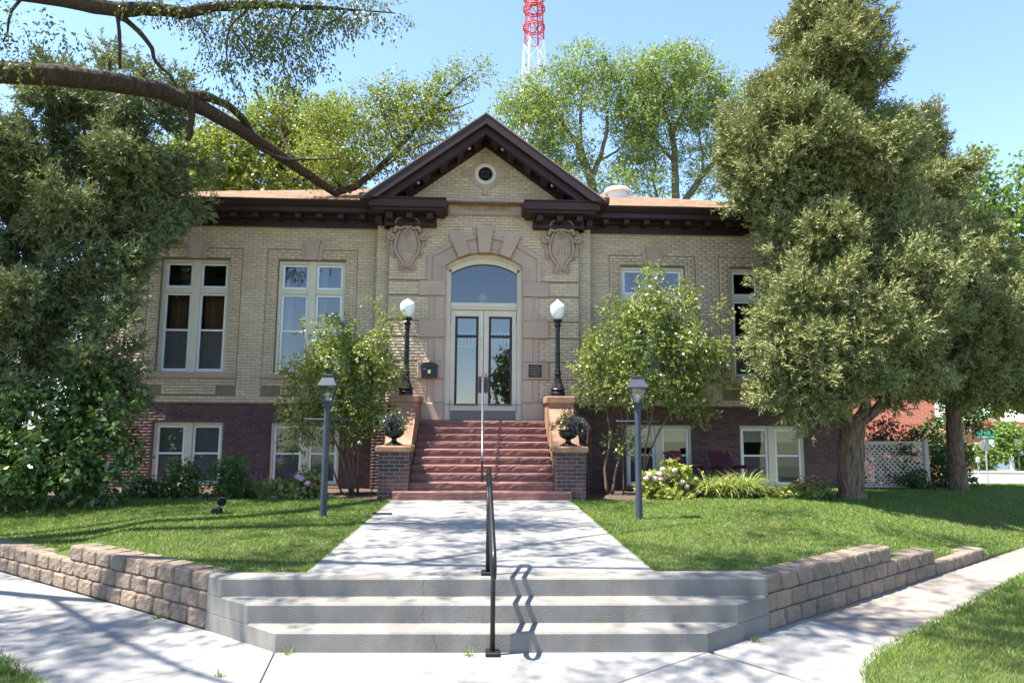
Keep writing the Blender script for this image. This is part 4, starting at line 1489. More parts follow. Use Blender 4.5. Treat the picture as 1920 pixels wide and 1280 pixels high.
def retaining(name, label, start, dirv, courses, rots, bend=0.0):
    """courses: per course (from the bottom) the number of blocks"""
    root = thing(name, label, 'retaining wall', (start[0], start[1], 0))
    rg = random.Random(8)
    ang = math.atan2(dirv[1], dirv[0])
    for c, n in enumerate(courses):
        off = 0.0 if c % 2 == 0 else -BW * .5
        for i in range(n + (1 if c % 2 else 0)):
            sA = i * BW + off
            w0, w1 = max(sA, 0), min(sA + BW, n * BW)
            if w1 - w0 < .08: continue
            mid = (w0 + w1) / 2
            fx = (w1 - w0) / BW
            th = ang + bend * max(0, mid - 2.6)
            nx_, ny_ = (math.sin(ang), -math.cos(ang)) if rots > 0 else (-math.sin(ang), math.cos(ang))
            bx = start[0] + dirv[0] * mid - nx_ * (.012 * c) + nx_ * rg.uniform(-.004, .004)
            by = start[1] + dirv[1] * mid - ny_ * (.012 * c) + ny_ * rg.uniform(-.004, .004)
            o = bpy.data.objects.new('block', rg.choice(block_meshes))
            link(o, root, (bx, by, c * BH - .002))
            o.rotation_euler = (0, 0, (ang if rots > 0 else ang + math.pi) + rg.uniform(-.012, .012))
            o.scale = (fx, 1, 1)
    return root


retaining('retaining_wall', 'stepped tan split block wall running left from the concrete corner steps', (-2.60, 6.85), (-.8125, .583), [24, 24, 9], -1)
retaining('retaining_wall', 'stepped brown split block wall running right and downhill from the concrete steps', (2.765, 6.66), (.8125, .583), [19, 13, 9], 1)

# ------------------------------------------------------------------ lamps
def globe_lamp(x, y, z, label):
    t = thing('globe_lamp', label, 'lamp post', (x, y, z), 0, 'globe lamps beside the entrance')
    base = [(.155, 0), (.155, .05), (.165, .06), (.165, .10), (.15, .115), (.135, .13), (.165, .145), (.168, .17), (.155, .19)]
    MB().lathe(base, (x, y, z), 16).build('base', M['black_iron'], t, smooth=True, angle=R(35))
    mb = MB()
    n = 16
    prof = [(.15, .19), (.13, .24), (.10, .31), (.08, .38), (.068, .45), (.062, .50)]
    v, f = [], []
    for (r, zz) in prof:
        for k in range(n * 2):
            a = 2 * math.pi * k / (2 * n)
            rr_ = r * (1.0 if k % 2 else .90)
            v.append((x + rr_ * math.cos(a), y + rr_ * math.sin(a), z + zz))
    for i in range(len(prof) - 1):
        for k in range(2 * n): f.append((i * 2 * n + k, i * 2 * n + (k + 1) % (2 * n), (i + 1) * 2 * n + (k + 1) % (2 * n), (i + 1) * 2 * n + k))
    mb.add(v, f)
    mb.build('flare', M['black_iron'], t)
    MB().lathe([(.062, .49), (.085, .505), (.085, .54), (.062, .555), (.06, .58), (.07, .59), (.07, .61), (.055, .62)], (x, y, z), 16).build('collar', M['black_iron'], t, smooth=True, angle=R(35))
    mb = MB()
    v, f = [], []
    for (r, zz) in ((.058, .61), (.054, 1.0), (.050, 1.52)):
        for k in range(24):
            a = 2 * math.pi * k / 24
            rr_ = r * (1.0 if k % 2 else .88)
            v.append((x + rr_ * math.cos(a), y + rr_ * math.sin(a), z + zz))
    for i in range(2):
        for k in range(24): f.append((i * 24 + k, i * 24 + (k + 1) % 24, (i + 1) * 24 + (k + 1) % 24, (i + 1) * 24 + k))
    mb.add(v, f).lathe([(.058, .995), (.064, 1.0), (.064, 1.02), (.058, 1.025)], (x, y, z), 16)
    mb.build('shaft', M['black_iron'], t)
    MB().lathe([(.05, 1.51), (.062, 1.53), (.055, 1.55), (.055, 1.60), (.075, 1.62), (.085, 1.645), (.06, 1.665), (.062, 1.70), (.10, 1.74), (.105, 1.775)], (x, y, z), 16).build('neck', M['black_iron'], t, smooth=True, angle=R(35))
    MB().lathe([(.085, 1.775), (.12, 1.84), (.155, 1.93), (.17, 2.01), (.172, 2.055), (.160, 2.095), (.155, 2.10), (.135, 2.13), (.095, 2.165), (.055, 2.19), (.03, 2.215), (.012, 2.245), (.002, 2.25)], (x, y, z), 24).build('globe', M['globe'], t, smooth=True)


globe_lamp(-1.69, 15.48, 2.545, 'white globe lamp on fluted black post beside the black mailbox')
globe_lamp(1.745, 15.48, 2.545, 'white globe lamp on fluted black post beside the bronze plaque')


def yard_lamp(x, y, z, label, rz):
    t = thing('yard_lamp', label, 'lamp post', (x, y, z), rz, 'lantern posts on the lawn')
    lo = lambda mb, n_, m_, **k: mb.build(n_, m_, t, local=True, **k)
    lo(MB().tube([(0, 0, -.05), (0, 0, 1.0), (0, 0, 1.74)], [.056, .05, .046], 12), 'post', M['blue_iron'], smooth=True, angle=R(40))
    lo(MB().tube([(-.31, 0, 1.50), (.31, 0, 1.50)], .014, 8).ball((-.32, 0, 1.50), .02, 8, 5).ball((.32, 0, 1.50), .02, 8, 5), 'ladder_bar', M['blue_iron'])
    lo(MB().lathe([(.05, 1.70), (.06, 1.72), (.06, 1.75), (.075, 1.77), (.075, 1.79)], (0, 0, 0), 12), 'collar', M['blue_iron'])
    mb = MB()
    q0, q1, za, zb = .075, .118, 1.79, 2.02

    def frus(mb, a, b, z0, z1):
        v = [(-a, -a, z0), (a, -a, z0), (a, a, z0), (-a, a, z0), (-b, -b, z1), (b, -b, z1), (b, b, z1), (-b, b, z1)]
        return mb.add(v, [(0, 3, 2, 1), (4, 5, 6, 7), (0, 1, 5, 4), (1, 2, 6, 5), (2, 3, 7, 6), (3, 0, 4, 7)])
    for sx in (-1, 1):
        for sy in (-1, 1):
            mb.tube([(sx * q0, sy * q0, za), (sx * q1, sy * q1, zb)], .010, 5)
    frus(mb, .085, .085, za - .015, za + .006); frus(mb, .128, .128, zb, zb + .014)
    lo(mb, 'lantern_frame', M['blue_iron'])
    for k in range(4):
        c, s = math.cos(k * math.pi / 2), math.sin(k * math.pi / 2)
        P = [(-q0 * .9, -q0, za), (q0 * .9, -q0, za), (q1 * .9, -q1, zb), (-q1 * .9, -q1, zb)]
        lo(MB().add([(a * c - b * s, a * s + b * c, z_) for a, b, z_ in P], [(0, 1, 2, 3)]), 'pane', M['lantern_glass'])
    mb = MB()
    frus(mb, .150, .082, zb + .014, zb + .15); frus(mb, .088, .088, zb + .15, zb + .162); frus(mb, .05, .045, zb + .162, zb + .18); frus(mb, .068, .062, zb + .18, zb + .20)
    lo(mb, 'lantern_roof', M['blue_iron'])
    lo(MB().tube([(0, 0, 1.79), (0, 0, 1.86)], .02, 8).ball((0, 0, 1.90), .035, 10, 6), 'bulb', M['globe'], smooth=True)


yard_lamp(-2.45, 11.05, .49, 'blue grey lantern post on the lawn in front of the left leafy shrub', .08)
yard_lamp(2.47, 10.75, .49, 'blue grey lantern post on the lawn in front of the right leafy shrub', -.06)

# ------------------------------------------------------------------ small things at the door
mx = thing('mailbox', 'black arched-top mailbox hung on the pink stone beside the door', 'mailbox', (-1.20, 16.0, 2.98))
mb = MB()
prof = [(-1.385, 2.98), (-1.02, 2.98), (-1.02, 3.24), (-1.385, 3.24)]
mb.prism_y(prof, 15.88, 16.02)
mb.build('body', M['black_iron'], mx)
lid = [(-1.40, 3.235)] + [(-1.2025 + .1975 * math.cos(math.pi - math.pi * k / 12), 3.265 + .085 * math.sin(math.pi * k / 12)) for k in range(13)] + [(-1.005, 3.235)]
MB().prism_y(lid, 15.86, 16.02).build('lid', M['black_iron'], mx)
MB().bbox(-1.235, -1.17, 15.868, 15.88, 3.08, 3.17, .004).build('crest', M['brass'], mx)
MB().box(-1.35, -1.28, 15.874, 15.88, 3.175, 3.19).build('label_holder', M['rail_steel'], mx)

pq = thing('plaque', 'dark bronze plaque with a pale rim on the pink stone beside the door', 'plaque', (1.27, 16.02, 3.0))
MB().box(1.105, 1.435, 15.99, 16.03, 3.01, 3.33).build('plate', M['plaque_bronze'], pq)
mb = MB()
mb.bbox(1.09, 1.45, 15.98, 16.0, 3.325, 3.345, .004); mb.bbox(1.09, 1.45, 15.98, 16.0, 2.995, 3.015, .004)
mb.bbox(1.09, 1.11, 15.981, 16.0, 3.015, 3.325, .004); mb.bbox(1.43, 1.45, 15.981, 16.0, 3.015, 3.325, .004)
mb.build('rim', M['plaque_rim'], pq)
mb = MB()
rr = random.Random(3)
for q, (a, b) in enumerate(((1.18, 1.36), (1.135, 1.405), (1.135, 1.405), (1.14, 1.40), (1.18, 1.36), (1.14, 1.40), (1.23, 1.31))):
    x = a
    z = 3.285 - q * .038
    while x < b:
        w_ = rr.uniform(.006, .014)
        mb.box(x, min(x + w_, b), 15.985, 15.992, z - .007, z + .007)
        x += w_ + rr.uniform(.004, .010)
mb.build('raised_lettering', M['plaque_text'], pq, kind='stuff')

pl = thing('pendant_lamp', 'small round pendant lamp hanging inside behind the arched window', 'lamp', (.02, 17.6, 5.05))
MB().ball((.02, 17.6, 5.18), .12, 14, 8).build('globe', M['globe'], pl, smooth=True)
MB().tube([(.02, 17.6, 5.3), (.02, 17.6, 6.3)], .01, 6).build('cord', M['black_iron'], pl)


# ------------------------------------------------------------------ urns
def urn(x, y, z, label):
    t = thing('urn', label, 'urn', (x, y, z), 0, 'iron urns on the stair piers')
    MB().bbox(x - .155, x + .155, y - .155, y + .155, z, z + .03, .006).build('plinth', M['black_iron'], t)
    MB().lathe([(.14, .03), (.13, .045), (.085, .06), (.06, .08), (.05, .11), (.055, .125), (.05, .135)], (x, y, z), 18).build('foot', M['black_iron'], t, smooth=True, angle=R(40))
    MB().lathe([(.05, .13), (.10, .145), (.15, .175), (.18, .215), (.185, .25), (.175, .28), (.18, .295), (.215, .305), (.22, .32), (.205, .325), (.18, .31), (.01, .30)], (x, y, z), 22).build('bowl', M['black_iron'], t, smooth=True, angle=R(40))


urn(-1.70, 13.66, 1.505, 'black iron urn on the left pier, holding trailing greenery')
urn(1.745, 13.66, 1.505, 'black iron urn on the right pier, holding silver and purple leaves')

# ------------------------------------------------------------------ plum garden chairs
def garden_chair(x, y, z, rz, label):
    t = thing('garden_chair', label, 'chair', (x, y, z), rz, 'plum garden chairs under the basement windows')
    lo = lambda mb, n_, **k: mb.build(n_, M['plum_chair'], t, local=True, **k)

    def slab_strip(pts, w0, w1, th):
        """a bent sheet following pts in (y, z), width from w0 to w1, with thickness"""
        v, f = [], []
        n = len(pts)
        for i, (yy, zz) in enumerate(pts):
            w_ = w0 + (w1 - w0) * i / (n - 1)
            if i == 0: ty, tz = pts[1][0] - yy, pts[1][1] - zz
            else: ty, tz = yy - pts[i - 1][0], zz - pts[i - 1][1]
            l = math.hypot(ty, tz)
            ny, nz = -tz / l * th, ty / l * th
            v += [(-w_, yy - ny * .3, zz - nz * .3), (-w_ * .5, yy + ny * .4, zz + nz * .4), (0, yy + ny * .6, zz + nz * .6), (w_ * .5, yy + ny * .4, zz + nz * .4), (w_, yy - ny * .3, zz - nz * .3)]
            v += [(a, b + ny, c + nz) for a, b, c in v[-5:]]
        for i in range(n - 1):
            a, b = i * 10, (i + 1) * 10
            for q in range(4):
                f += [(a + q, a + q + 1, b + q + 1, b + q), (a + 5 + q, b + 5 + q, b + 6 + q, a + 6 + q)]
            f += [(a, b, b + 5, a + 5), (a + 4, a + 9, b + 9, b + 4)]
        for a in (0, (n - 1) * 10):
            for q in range(4): f.append((a + q, a + 5 + q, a + 6 + q, a + q + 1))
        return MB().add(v, f)
    # the chair faces -Y; the back leans away to +Y
    lo(slab_strip([(.12, .30), (.20, .50), (.30, .72), (.37, .86), (.40, .90)], .27, .31, .03), 'backrest', smooth=True, angle=R(50))
    lo(slab_strip([(-.30, .32), (-.27, .37), (0, .34), (.14, .29)], .27, .27, .03), 'seat', smooth=True, angle=R(50))
    for s in (-1, 1):
        xa = s * .31
        pts = [(xa, .22, .56), (xa, .05, .585), (xa, -.15, .60), (xa, -.28, .58), (xa, -.335, .52), (xa, -.345, .40), (xa, -.35, .2), (xa, -.36, 0)]
        mb = MB().tube(pts, [.034, .04, .045, .045, .042, .036, .032, .03], 10)
        mb.v = [(xa + (a - xa) * 1.25, b, c) for a, b, c in mb.v]
        lo(mb, 'arm', smooth=True)
        lo(MB().tube([(s * .29, .24, .62), (s * .30, .28, .4), (s * .31, .36, 0)], [.03, .033, .028], 8), 'leg', smooth=True)
    mb = MB().box(-.30, .30, -.33, -.30, .22, .33)
    lo(mb, 'apron')
    return t


garden_chair(4.62, 15.35, .42, R(38), 'plum garden chair turned sideways behind the pink hydrangea')
garden_chair(5.58, 15.25, .42, R(14), 'plum garden chair facing out behind the striped daylilies')

M['matt_black'] = mat('matt_black', (0.008, 0.009, 0.011), (0.012, 0.013, 0.016), 0.75, 8, spec=0.12)
# black twin floodlight on the lawn
fl = thing('garden_floodlight', 'small black twin floodlight standing on the left lawn', 'floodlight', (-4.12, 11.25, .47))
MB().tube([(-4.13, 11.25, .40), (-4.12, 11.25, .60)], .018, 8).build('stake', M['black_iron'], fl)
MB().tube([(-4.13, 11.10, .53), (-4.13, 11.13, .53), (-4.135, 11.22, .535), (-4.14, 11.30, .54)], [.072, .085, .08, .045], 14).build('lamp_head', M['matt_black'], fl, smooth=True, angle=R(40))
MB().tube([(-4.05, 11.12, .70), (-4.055, 11.15, .70), (-4.09, 11.26, .69), (-4.11, 11.33, .685)], [.062, .072, .066, .04], 12).bbox(-4.15, -4.06, 11.2, 11.3, .655, .74, .02).build('lamp_head', M['matt_black'], fl, smooth=True, angle=R(40))

# flat stones in the left bed
for (x, y, w_, lab) in ((-5.72, 13.95, .24, 'flat red stone in the bed below the small round shrub'), (-5.15, 14.0, .22, 'flat red stone in the bed beside the purple flower spikes'), (-2.95, 14.2, .30, 'flat pale stone in the bed under the left leafy shrub')):
    o = MB().prism_z([(x + w_ * math.cos(a) * (1 + .15 * math.sin(3 * a + x)), y + .6 * w_ * math.sin(a)) for a in np.linspace(0, 2 * math.pi, 10)[:-1]], .40, .475, .012).build('stepping_stone', M['orange_stone'])
    tag(o, lab, 'stone')

# ------------------------------------------------------------------ lattice fence, far buildings, street things, tower
lf = thing('lattice_fence', 'cream lattice fence panel with square posts right of the juniper trunk', 'fence', (10.8, 17.5, .2))
fx0, fx1, fz0, fz1, fy = 9.85, 11.55, .42, 1.46, 17.5
MB().bbox(fx0, fx1, fy - .03, fy + .03, fz1, fz1 + .085, .006).build('rail', M['lattice'], lf)
MB().bbox(fx0, fx1, fy - .028, fy + .028, fz0 - .06, fz0, .006).build('rail', M['lattice'], lf)
for x in (fx0 - .06, fx1 + .06):
    MB().bbox(x - .058, x + .058, fy - .058, fy + .058, 0, fz1 + .12, .008).bbox(x - .068, x + .068, fy - .068, fy + .068, fz1 + .12, fz1 + .14, .006).build('post', M['lattice'], lf)
sp = .132
for s in (-1, 1):
    k = -30
    while k < 40:
        # line x - fx0 = c + s*(z - fz0), clipped to the panel
        c = k * sp
        k += 1
        za, zb = fz0, fz1
        xa, xb = fx0 + c, fx0 + c + s * (zb - za)
        t0, t1 = 0.0, 1.0
        dx = xb - xa
        for lim, sg in ((fx0, 1), (fx1, -1)):
            p0, p1 = sg * (xa - lim), sg * (xb - lim)
            if p0 < 0 and p1 < 0: t0, t1 = 1, 0
            elif p0 < 0: t0 = max(t0, p0 / (p0 - p1))
            elif p1 < 0: t1 = min(t1, p0 / (p0 - p1))
        if t1 - t0 < .06: continue
        A0 = Vector((xa + dx * t0, 0, za + (zb - za) * t0)); B0 = Vector((xa + dx * t1, 0, za + (zb - za) * t1))
        d = (B0 - A0).normalized()
        n = Vector((d.z, 0, -d.x)) * .019
        yy = fy - .012 if s < 0 else fy + .0
        mb = MB()
        v = [A0 - n, B0 - n, B0 + n, A0 + n]
        mb.add([(p.x, yy, p.z) for p in v] + [(p.x, yy + .010, p.z) for p in v], [(0, 1, 2, 3), (7, 6, 5, 4), (0, 4, 5, 1), (2, 6, 7, 3)])
        mb.build('slat', M['lattice'], lf)

gr = thing('brick_garage', 'plain red brick building wall behind the lattice fence', 'building', (13.5, 22.6, -.3))
gr.rotation_euler = (0, 0, R(-34))
MB().box(-5.2, 1.6, 0, 5.0, -.5, 4.0).build('wall', M['red_brick'], gr, local=True)
MB().box(-5.3, 1.68, -.08, 5.1, 4.0, 4.12).build('roof', M['roof_grey'], gr, local=True)

fb = thing('brick_storefront', 'low orange brick building with a pier and parapet across the street', 'building', (44, 56, -1.5))
wl = MB().box(38.8, 60, 55, 66, -2, 2.35).build('wall', M['far_brick'], fb)
MB().box(38.6, 42.2, 54.86, 55.0, 2.18, 2.42).box(43.0, 60, 54.86, 55.0, 1.95, 2.35).build('parapet', M['far_brick'], fb)
MB().box(42.25, 42.95, 54.7, 55.1, -2, 2.85).box(42.15, 43.05, 54.64, 55.12, 2.85, 3.0).build('pier', M['far_brick'], fb)
mb = MB()
for k in range(6): mb.box(39.2 + k * .5, 39.5 + k * .5, 54.9, 54.99, 1.75, 1.98)
mb.build('corbel', M['far_brick'], fb)
MB().box(38.8, 42.2, 54.93, 54.99, 1.55, 1.68).build('band', M['white_plain'], fb)
for x in (43.6, 45.6, 47.6):
    w = MB().box(x, x + 1.1, 54.95, 55.05, .3, 1.6).build('window', M['door_brown'], fb)
pw = thing('street_wall', 'low pale blue wall at the back of the far lot', 'wall', (43, 53.0, -1.5))
MB().box(39.6, 60, 53.0, 53.2, -2, .55).build('panel', M['pale_blue'], pw)
MB().box(39.5, 60, 52.95, 53.25, .55, .62).build('coping', M['white_plain'], pw)

nh = thing('neighbor_house', 'grey roofed house glimpsed behind the left juniper', 'house', (-26, 40, 0))
MB().box(-34, -23.5, 40, 50, -2, 1.3).build('wall', M['neighbor_wall'], nh)
MB().add([(-34.6, 39.4, 1.2), (-23, 39.4, 1.2), (-23, 50.6, 1.2), (-34.6, 50.6, 1.2), (-33, 45, 3.6), (-25, 45, 3.6)],
         [(0, 1, 5, 4), (1, 2, 5), (2, 3, 4, 5), (3, 0, 4), (3, 2, 1, 0)]).build('roof', M['roof_grey'], nh)
w = MB().box(-26.6, -25.2, 39.94, 40.02, -.4, .8).build('window', M['door_brown'], nh)

# signs
def pole(mb, x, y, z0, z1, r=.03): return mb.tube([(x, y, z0), (x, y, z1)], r, 8)


ss = thing('stop_sign', 'back of a grey octagonal stop sign on a post by the street', 'road sign', (20.37, 26.9, -.45))
pole(MB(), 20.37, 26.9, -.5, 1.80, .027).build('post', M['sign_back'], ss)
MB().prism_y([(20.37 + .23 * math.cos(R(22.5 + 45 * k)), 1.17 + .23 * math.sin(R(22.5 + 45 * k))) for k in range(8)], 26.93, 26.945).build('plate', M['sign_back'], ss)
MB().prism_y([(20.37 + .225 * math.cos(R(22.5 + 45 * k)), 1.17 + .225 * math.sin(R(22.5 + 45 * k))) for k in range(8)], 26.946, 26.95).build('sign_face', M['tower_red'], ss)
sg = thing('street_name_sign', 'pair of green street name blades crossed on top of the stop sign post', 'street sign', (20.37, 26.9, 1.42))
b1 = MB().box(20.02, 20.76, 26.84, 26.855, 1.44, 1.60).build('blade', M['sign_green'], sg)
b2 = MB().box(20.355, 20.37, 26.55, 27.25, 1.615, 1.77).transform(Matrix.Translation((20.36, 26.9, 0)) @ Matrix.Rotation(R(22), 4, 'Z') @ Matrix.Translation((-20.36, -26.9, 0))).build('blade', M['sign_green'], sg)
text_mesh('lettering', 'S', .11, (20.09, 26.835, 1.52), M['white_plain'], b1, .002)
text_mesh('lettering', 'Ave', .10, (20.66, 26.835, 1.52), M['white_plain'], b1, .002)
MB().box(20.20, 20.52, 26.836, 26.839, 1.49, 1.54).build('lettering', M['white_plain'], b1)

for (x, y, zt, w_, h_, lab) in ((33.9, 44.2, .62, .30, .45, 'small pale sign on a thin post left of the round street tree'), (35.72, 44.2, .55, .52, .75, 'square white sign on a post at the right edge beyond the street')):
    z0 = float(ground_h(y))
    t = thing('small_sign', lab, 'sign', (x, y, z0))
    pole(MB(), x, y, z0, zt + h_ * .5, .04).build('post', M['lattice'], t)
    MB().box(x - w_ / 2, x + w_ / 2, y - .08, y - .05, zt - h_ / 2 + .2, zt + h_ / 2 + .2).build('plate', M['white_plain'], t)
t = thing('parking_meter', 'short grey post meter at the far kerb of the street', 'meter', (30.6, 41.1, -.95))
pole(MB(), 30.6, 41.1, -.95, -.25, .05).build('post', M['sign_back'], t)
MB().lathe([(.05, 0), (.11, .05), (.12, .25), (.08, .36), (.01, .38)], (30.6, 41.1, -.28), 10).build('head', M['sign_back'], t)
t = thing('bollard', 'thick white post beside the square sign beyond the street', 'bollard', (35.3, 44.3, -1.06))
pole(MB(), 35.3, 44.3, -1.1, -.1, .14).build('post', M['white_plain'], t)
MB().lathe([(.14, 0), (.12, .05), (.05, .09), (.01, .1)], (35.3, 44.3, -.1), 12).build('cap', M['white_plain'], t)

# radio tower
TX, TY = 11.7, 150.0
tw = thing('radio_tower', 'tall lattice radio tower, white below and red above with ring platforms', 'tower', (TX, TY, -2))


def half(z): return 1.5 + max(0, 97 - z) * .038 if z < 97 else 1.5


levels = [0, 14, 28, 40, 50, 59, 67, 74, 80, 85.5, 90.5, 95, 98.5, 102, 105.5, 109]
cr = [(-1, -1), (1, -1), (1, 1), (-1, 1)]
rotm = Matrix.Rotation(R(18), 3, 'Z')


def tp(c, z):
    p = rotm @ Vector((c[0] * half(z), c[1] * half(z), 0))
    return Vector((TX + p.x, TY + p.y, z))


for c in cr:
    MB().tube([tp(c, z) for z in levels if z <= 90.5], .21, 6).build('leg', M['tower_white'], tw)
    MB().tube([tp(c, z) for z in levels if z >= 90.5], .19, 6).build('leg', M['tower_red'], tw)
for z0, z1 in zip(levels[:-1], levels[1:]):
    m_ = M['tower_white'] if z0 < 90 else M['tower_red']
    for k in range(4):
        a, b = cr[k], cr[(k + 1) % 4]
        MB().tube([tp(a, z0), tp(b, z0)], .09, 5).build('girt', m_, tw)
        MB().tube([tp(a, z0), tp(b, z1)], .085, 5).build('brace', m_, tw)
        MB().tube([tp(b, z0), tp(a, z1)], .085, 5).build('brace', m_, tw)
for z in (93.8, 98.4, 101.3, 105):
    mb = MB()
    for q in (0, .5):
        mb.tube([(TX + 2.5 * math.cos(2 * math.pi * k / 24), TY + 2.5 * math.sin(2 * math.pi * k / 24), z + q) for k in range(25)], .14, 6)
    for k in range(8):
        a = 2 * math.pi * k / 8
        mb.tube([(TX + 2.5 * math.cos(a), TY + 2.5 * math.sin(a), z), (TX + 1.5 * math.cos(a), TY + 1.5 * math.sin(a), z)], .08, 5)
    mb.build('ring_platform', M['tower_red'], tw)
MB().bbox(TX + 1.7, TX + 2.6, TY - 2.2, TY - 1.4, 81.5, 82.3, .1).build('antenna', M['tower_white'], tw)

# ------------------------------------------------------------------ vegetation
def nrm(v):
    return v / np.maximum(np.linalg.norm(v, axis=-1, keepdims=True), 1e-9)


def rdir(rng, n):
    return nrm(rng.normal(size=(n, 3)))


def leaf_quads(P, A, S, L, W, fold=0.12):
    n = len(P)
    A, S = nrm(A), nrm(S - A * np.sum(S * A, -1, keepdims=True))
    Nn = np.cross(A, S)
    L, W = L[:, None], W[:, None]
    V = np.stack([P, P + A * L * .45 + S * W * .5 + Nn * W * fold, P + A * L, P + A * L * .45 - S * W * .5 + Nn * W * fold], 1)
    F = np.arange(n * 4).reshape(n, 4)
    return V.reshape(-1, 3), F


def clumps(rng, lobes, n, shell=0.55, gap=None):
    """clump centres spread through ellipsoid lobes (cx,cy,cz,rx,ry,rz), with outward normals"""
    lb = np.array(lobes, float)
    w = (lb[:, 3] * lb[:, 4] + lb[:, 4] * lb[:, 5] + lb[:, 3] * lb[:, 5])
    k = rng.choice(len(lb), n, p=w / w.sum())
    d = rdir(rng, n)
    r = shell + (1 - shell) * rng.random(n) ** .7
    P = lb[k, :3] + d * r[:, None] * lb[k, 3:]
    O = nrm(d / lb[k, 3:])
    if gap is not None:
        ph = rng.random((6, 3)) * 6.28
        f = rng.normal(size=(6, 3)) * gap[0]
        val = sum(np.sin(P @ f[i] + ph[i, 0]) for i in range(6))
        keep = val > gap[1]
        P, O = P[keep], O[keep]
    return P, O


def broadleaf(name, m, parent, rng, lobes, nclump, per, rc, L, W, droop=.35, twig=.22, shell=.5, gap=None, kind=None, up=.2, flat=1.0):
    P, O = clumps(rng, lobes, nclump, shell, gap)
    n = len(P)
    nt = max(1, per // 5)                              # twigs of five leaves
    P2 = np.repeat(P, nt, 0)
    O2 = np.repeat(O, nt, 0)
    d = rdir(rng, n * nt)
    d[:, 2] *= flat
    B = P2 + d * rc * rng.random((n * nt, 1)) ** .5
    D = nrm(d * .7 + O2 * .5 + rdir(rng, n * nt) * .5 + np.array([0, 0, up]))
    t = np.tile(np.array([.15, .35, .55, .75, .95]), n * nt)[:, None]
    B5, D5 = np.repeat(B, 5, 0), np.repeat(D, 5, 0)
    k = len(B5)
    side = nrm(np.cross(D5, rdir(rng, k)))
    alt = np.tile(np.array([1, -1, 1, -1, 1.]), n * nt)[:, None]
    A = D5 * .45 + side * .7 * alt + rdir(rng, k) * .35 + np.array([0, 0, -droop])
    pos = B5 + D5 * twig * t
    s = rng.uniform(.6, 1.15, k)
    V, F = leaf_quads(pos, nrm(A), rdir(rng, k), L * s, W * s)
    return mesh_np(name, V, F, m, parent, kind=kind)


def juniper_leaf(name, m, parent, rng, lobes, nclump, per, rc, bl=.10, bw=.020, spray=.28, nb=13, shell=.62, gap=None, up=.35):
    # boughs, each carrying a handful of plumes that sweep outwards
    B0, O0 = clumps(rng, lobes, max(4, nclump // 9), shell, gap)
    P = np.repeat(B0, 9, 0)
    O = np.repeat(O0, 9, 0)
    tt = np.tile(np.linspace(-.55, .42, 9), len(B0))[:, None]
    sag = np.repeat(nrm(O0 * np.array([1, 1, .4]) + np.array([0, 0, .30]) + rdir(rng, len(B0)) * .35), 9, 0)
    P = P + sag * tt + rng.normal(0, .10, P.shape) * (1.1 - tt)
    n = len(P)
    P2, O2 = np.repeat(P, per, 0), np.repeat(O, per, 0)
    k = len(P2)
    d = rdir(rng, k)
    d = nrm(d + O2 * .45)
    sz = np.repeat(rng.uniform(.6, 1.25, n), per)[:, None]
    B = P2 + d * rc * sz * (.35 + .65 * rng.random((k, 1)))
    D = nrm(d * .7 + O2 * .45 + np.array([0, 0, up]) + rdir(rng, k) * .45)
    U = nrm(np.cross(D, rdir(rng, k)))
    Wv = np.cross(D, U)
    t = np.tile(np.linspace(.02, 1, nb), k)
    an = np.tile(np.arange(nb) * 2.4, k) + np.repeat(rng.random(k) * 6.28, nb)
    B5, D5, U5, W5 = (np.repeat(a, nb, 0) for a in (B, D, U, Wv))
    ln = spray * np.repeat(rng.uniform(.6, 1.2, k), nb)
    pos = B5 + D5 * (ln * t)[:, None]
    lat = U5 * np.cos(an)[:, None] + W5 * np.sin(an)[:, None]
    A = nrm(D5 * .75 + lat * .75)
    S = nrm(np.cross(A, rdir(rng, len(A))))
    l = bl * (1.25 - .55 * t)
    w = bw * (1.1 - .4 * t)
    V = np.stack([pos - S * w[:, None], pos + S * w[:, None], pos + A * l[:, None]], 1).reshape(-1, 3)
    F = np.arange(len(V)).reshape(-1, 3)
    return mesh_np(name, V, F, m, parent)


def wob(rng, pts, amp, n=4):
    """subdivide a limb path and give it small kinks"""
    outp = []
    pts = [Vector(p) for p in pts]
    for a, b in zip(pts[:-1], pts[1:]):
        for k in range(n):
            p = a.lerp(b, k / n)
            if outp: p += Vector(rng.normal(0, amp, 3))
            outp.append(p)
    outp.append(pts[-1])
    # one smoothing pass
    sm = [outp[0]] + [(outp[i - 1] + outp[i] * 2 + outp[i + 1]) / 4 for i in range(1, len(outp) - 1)] + [outp[-1]]
    return sm


def limb(mb, rng, pts, r0, r1, n=8, amp=.03, sub=4):
    p = wob(rng, pts, amp, sub)
    k = len(p)
    mb.tube(p, [(r0 + (r1 - r0) * i / (k - 1)) * (1 + .06 * math.sin(i * 2.3)) for i in range(k)], n)
    return mb


def lob(px, py, Y, r, rz=None, ry=None):
    p = at(px, py, Y)
    return (p.x, p.y, p.z, r, ry or r, rz or r)


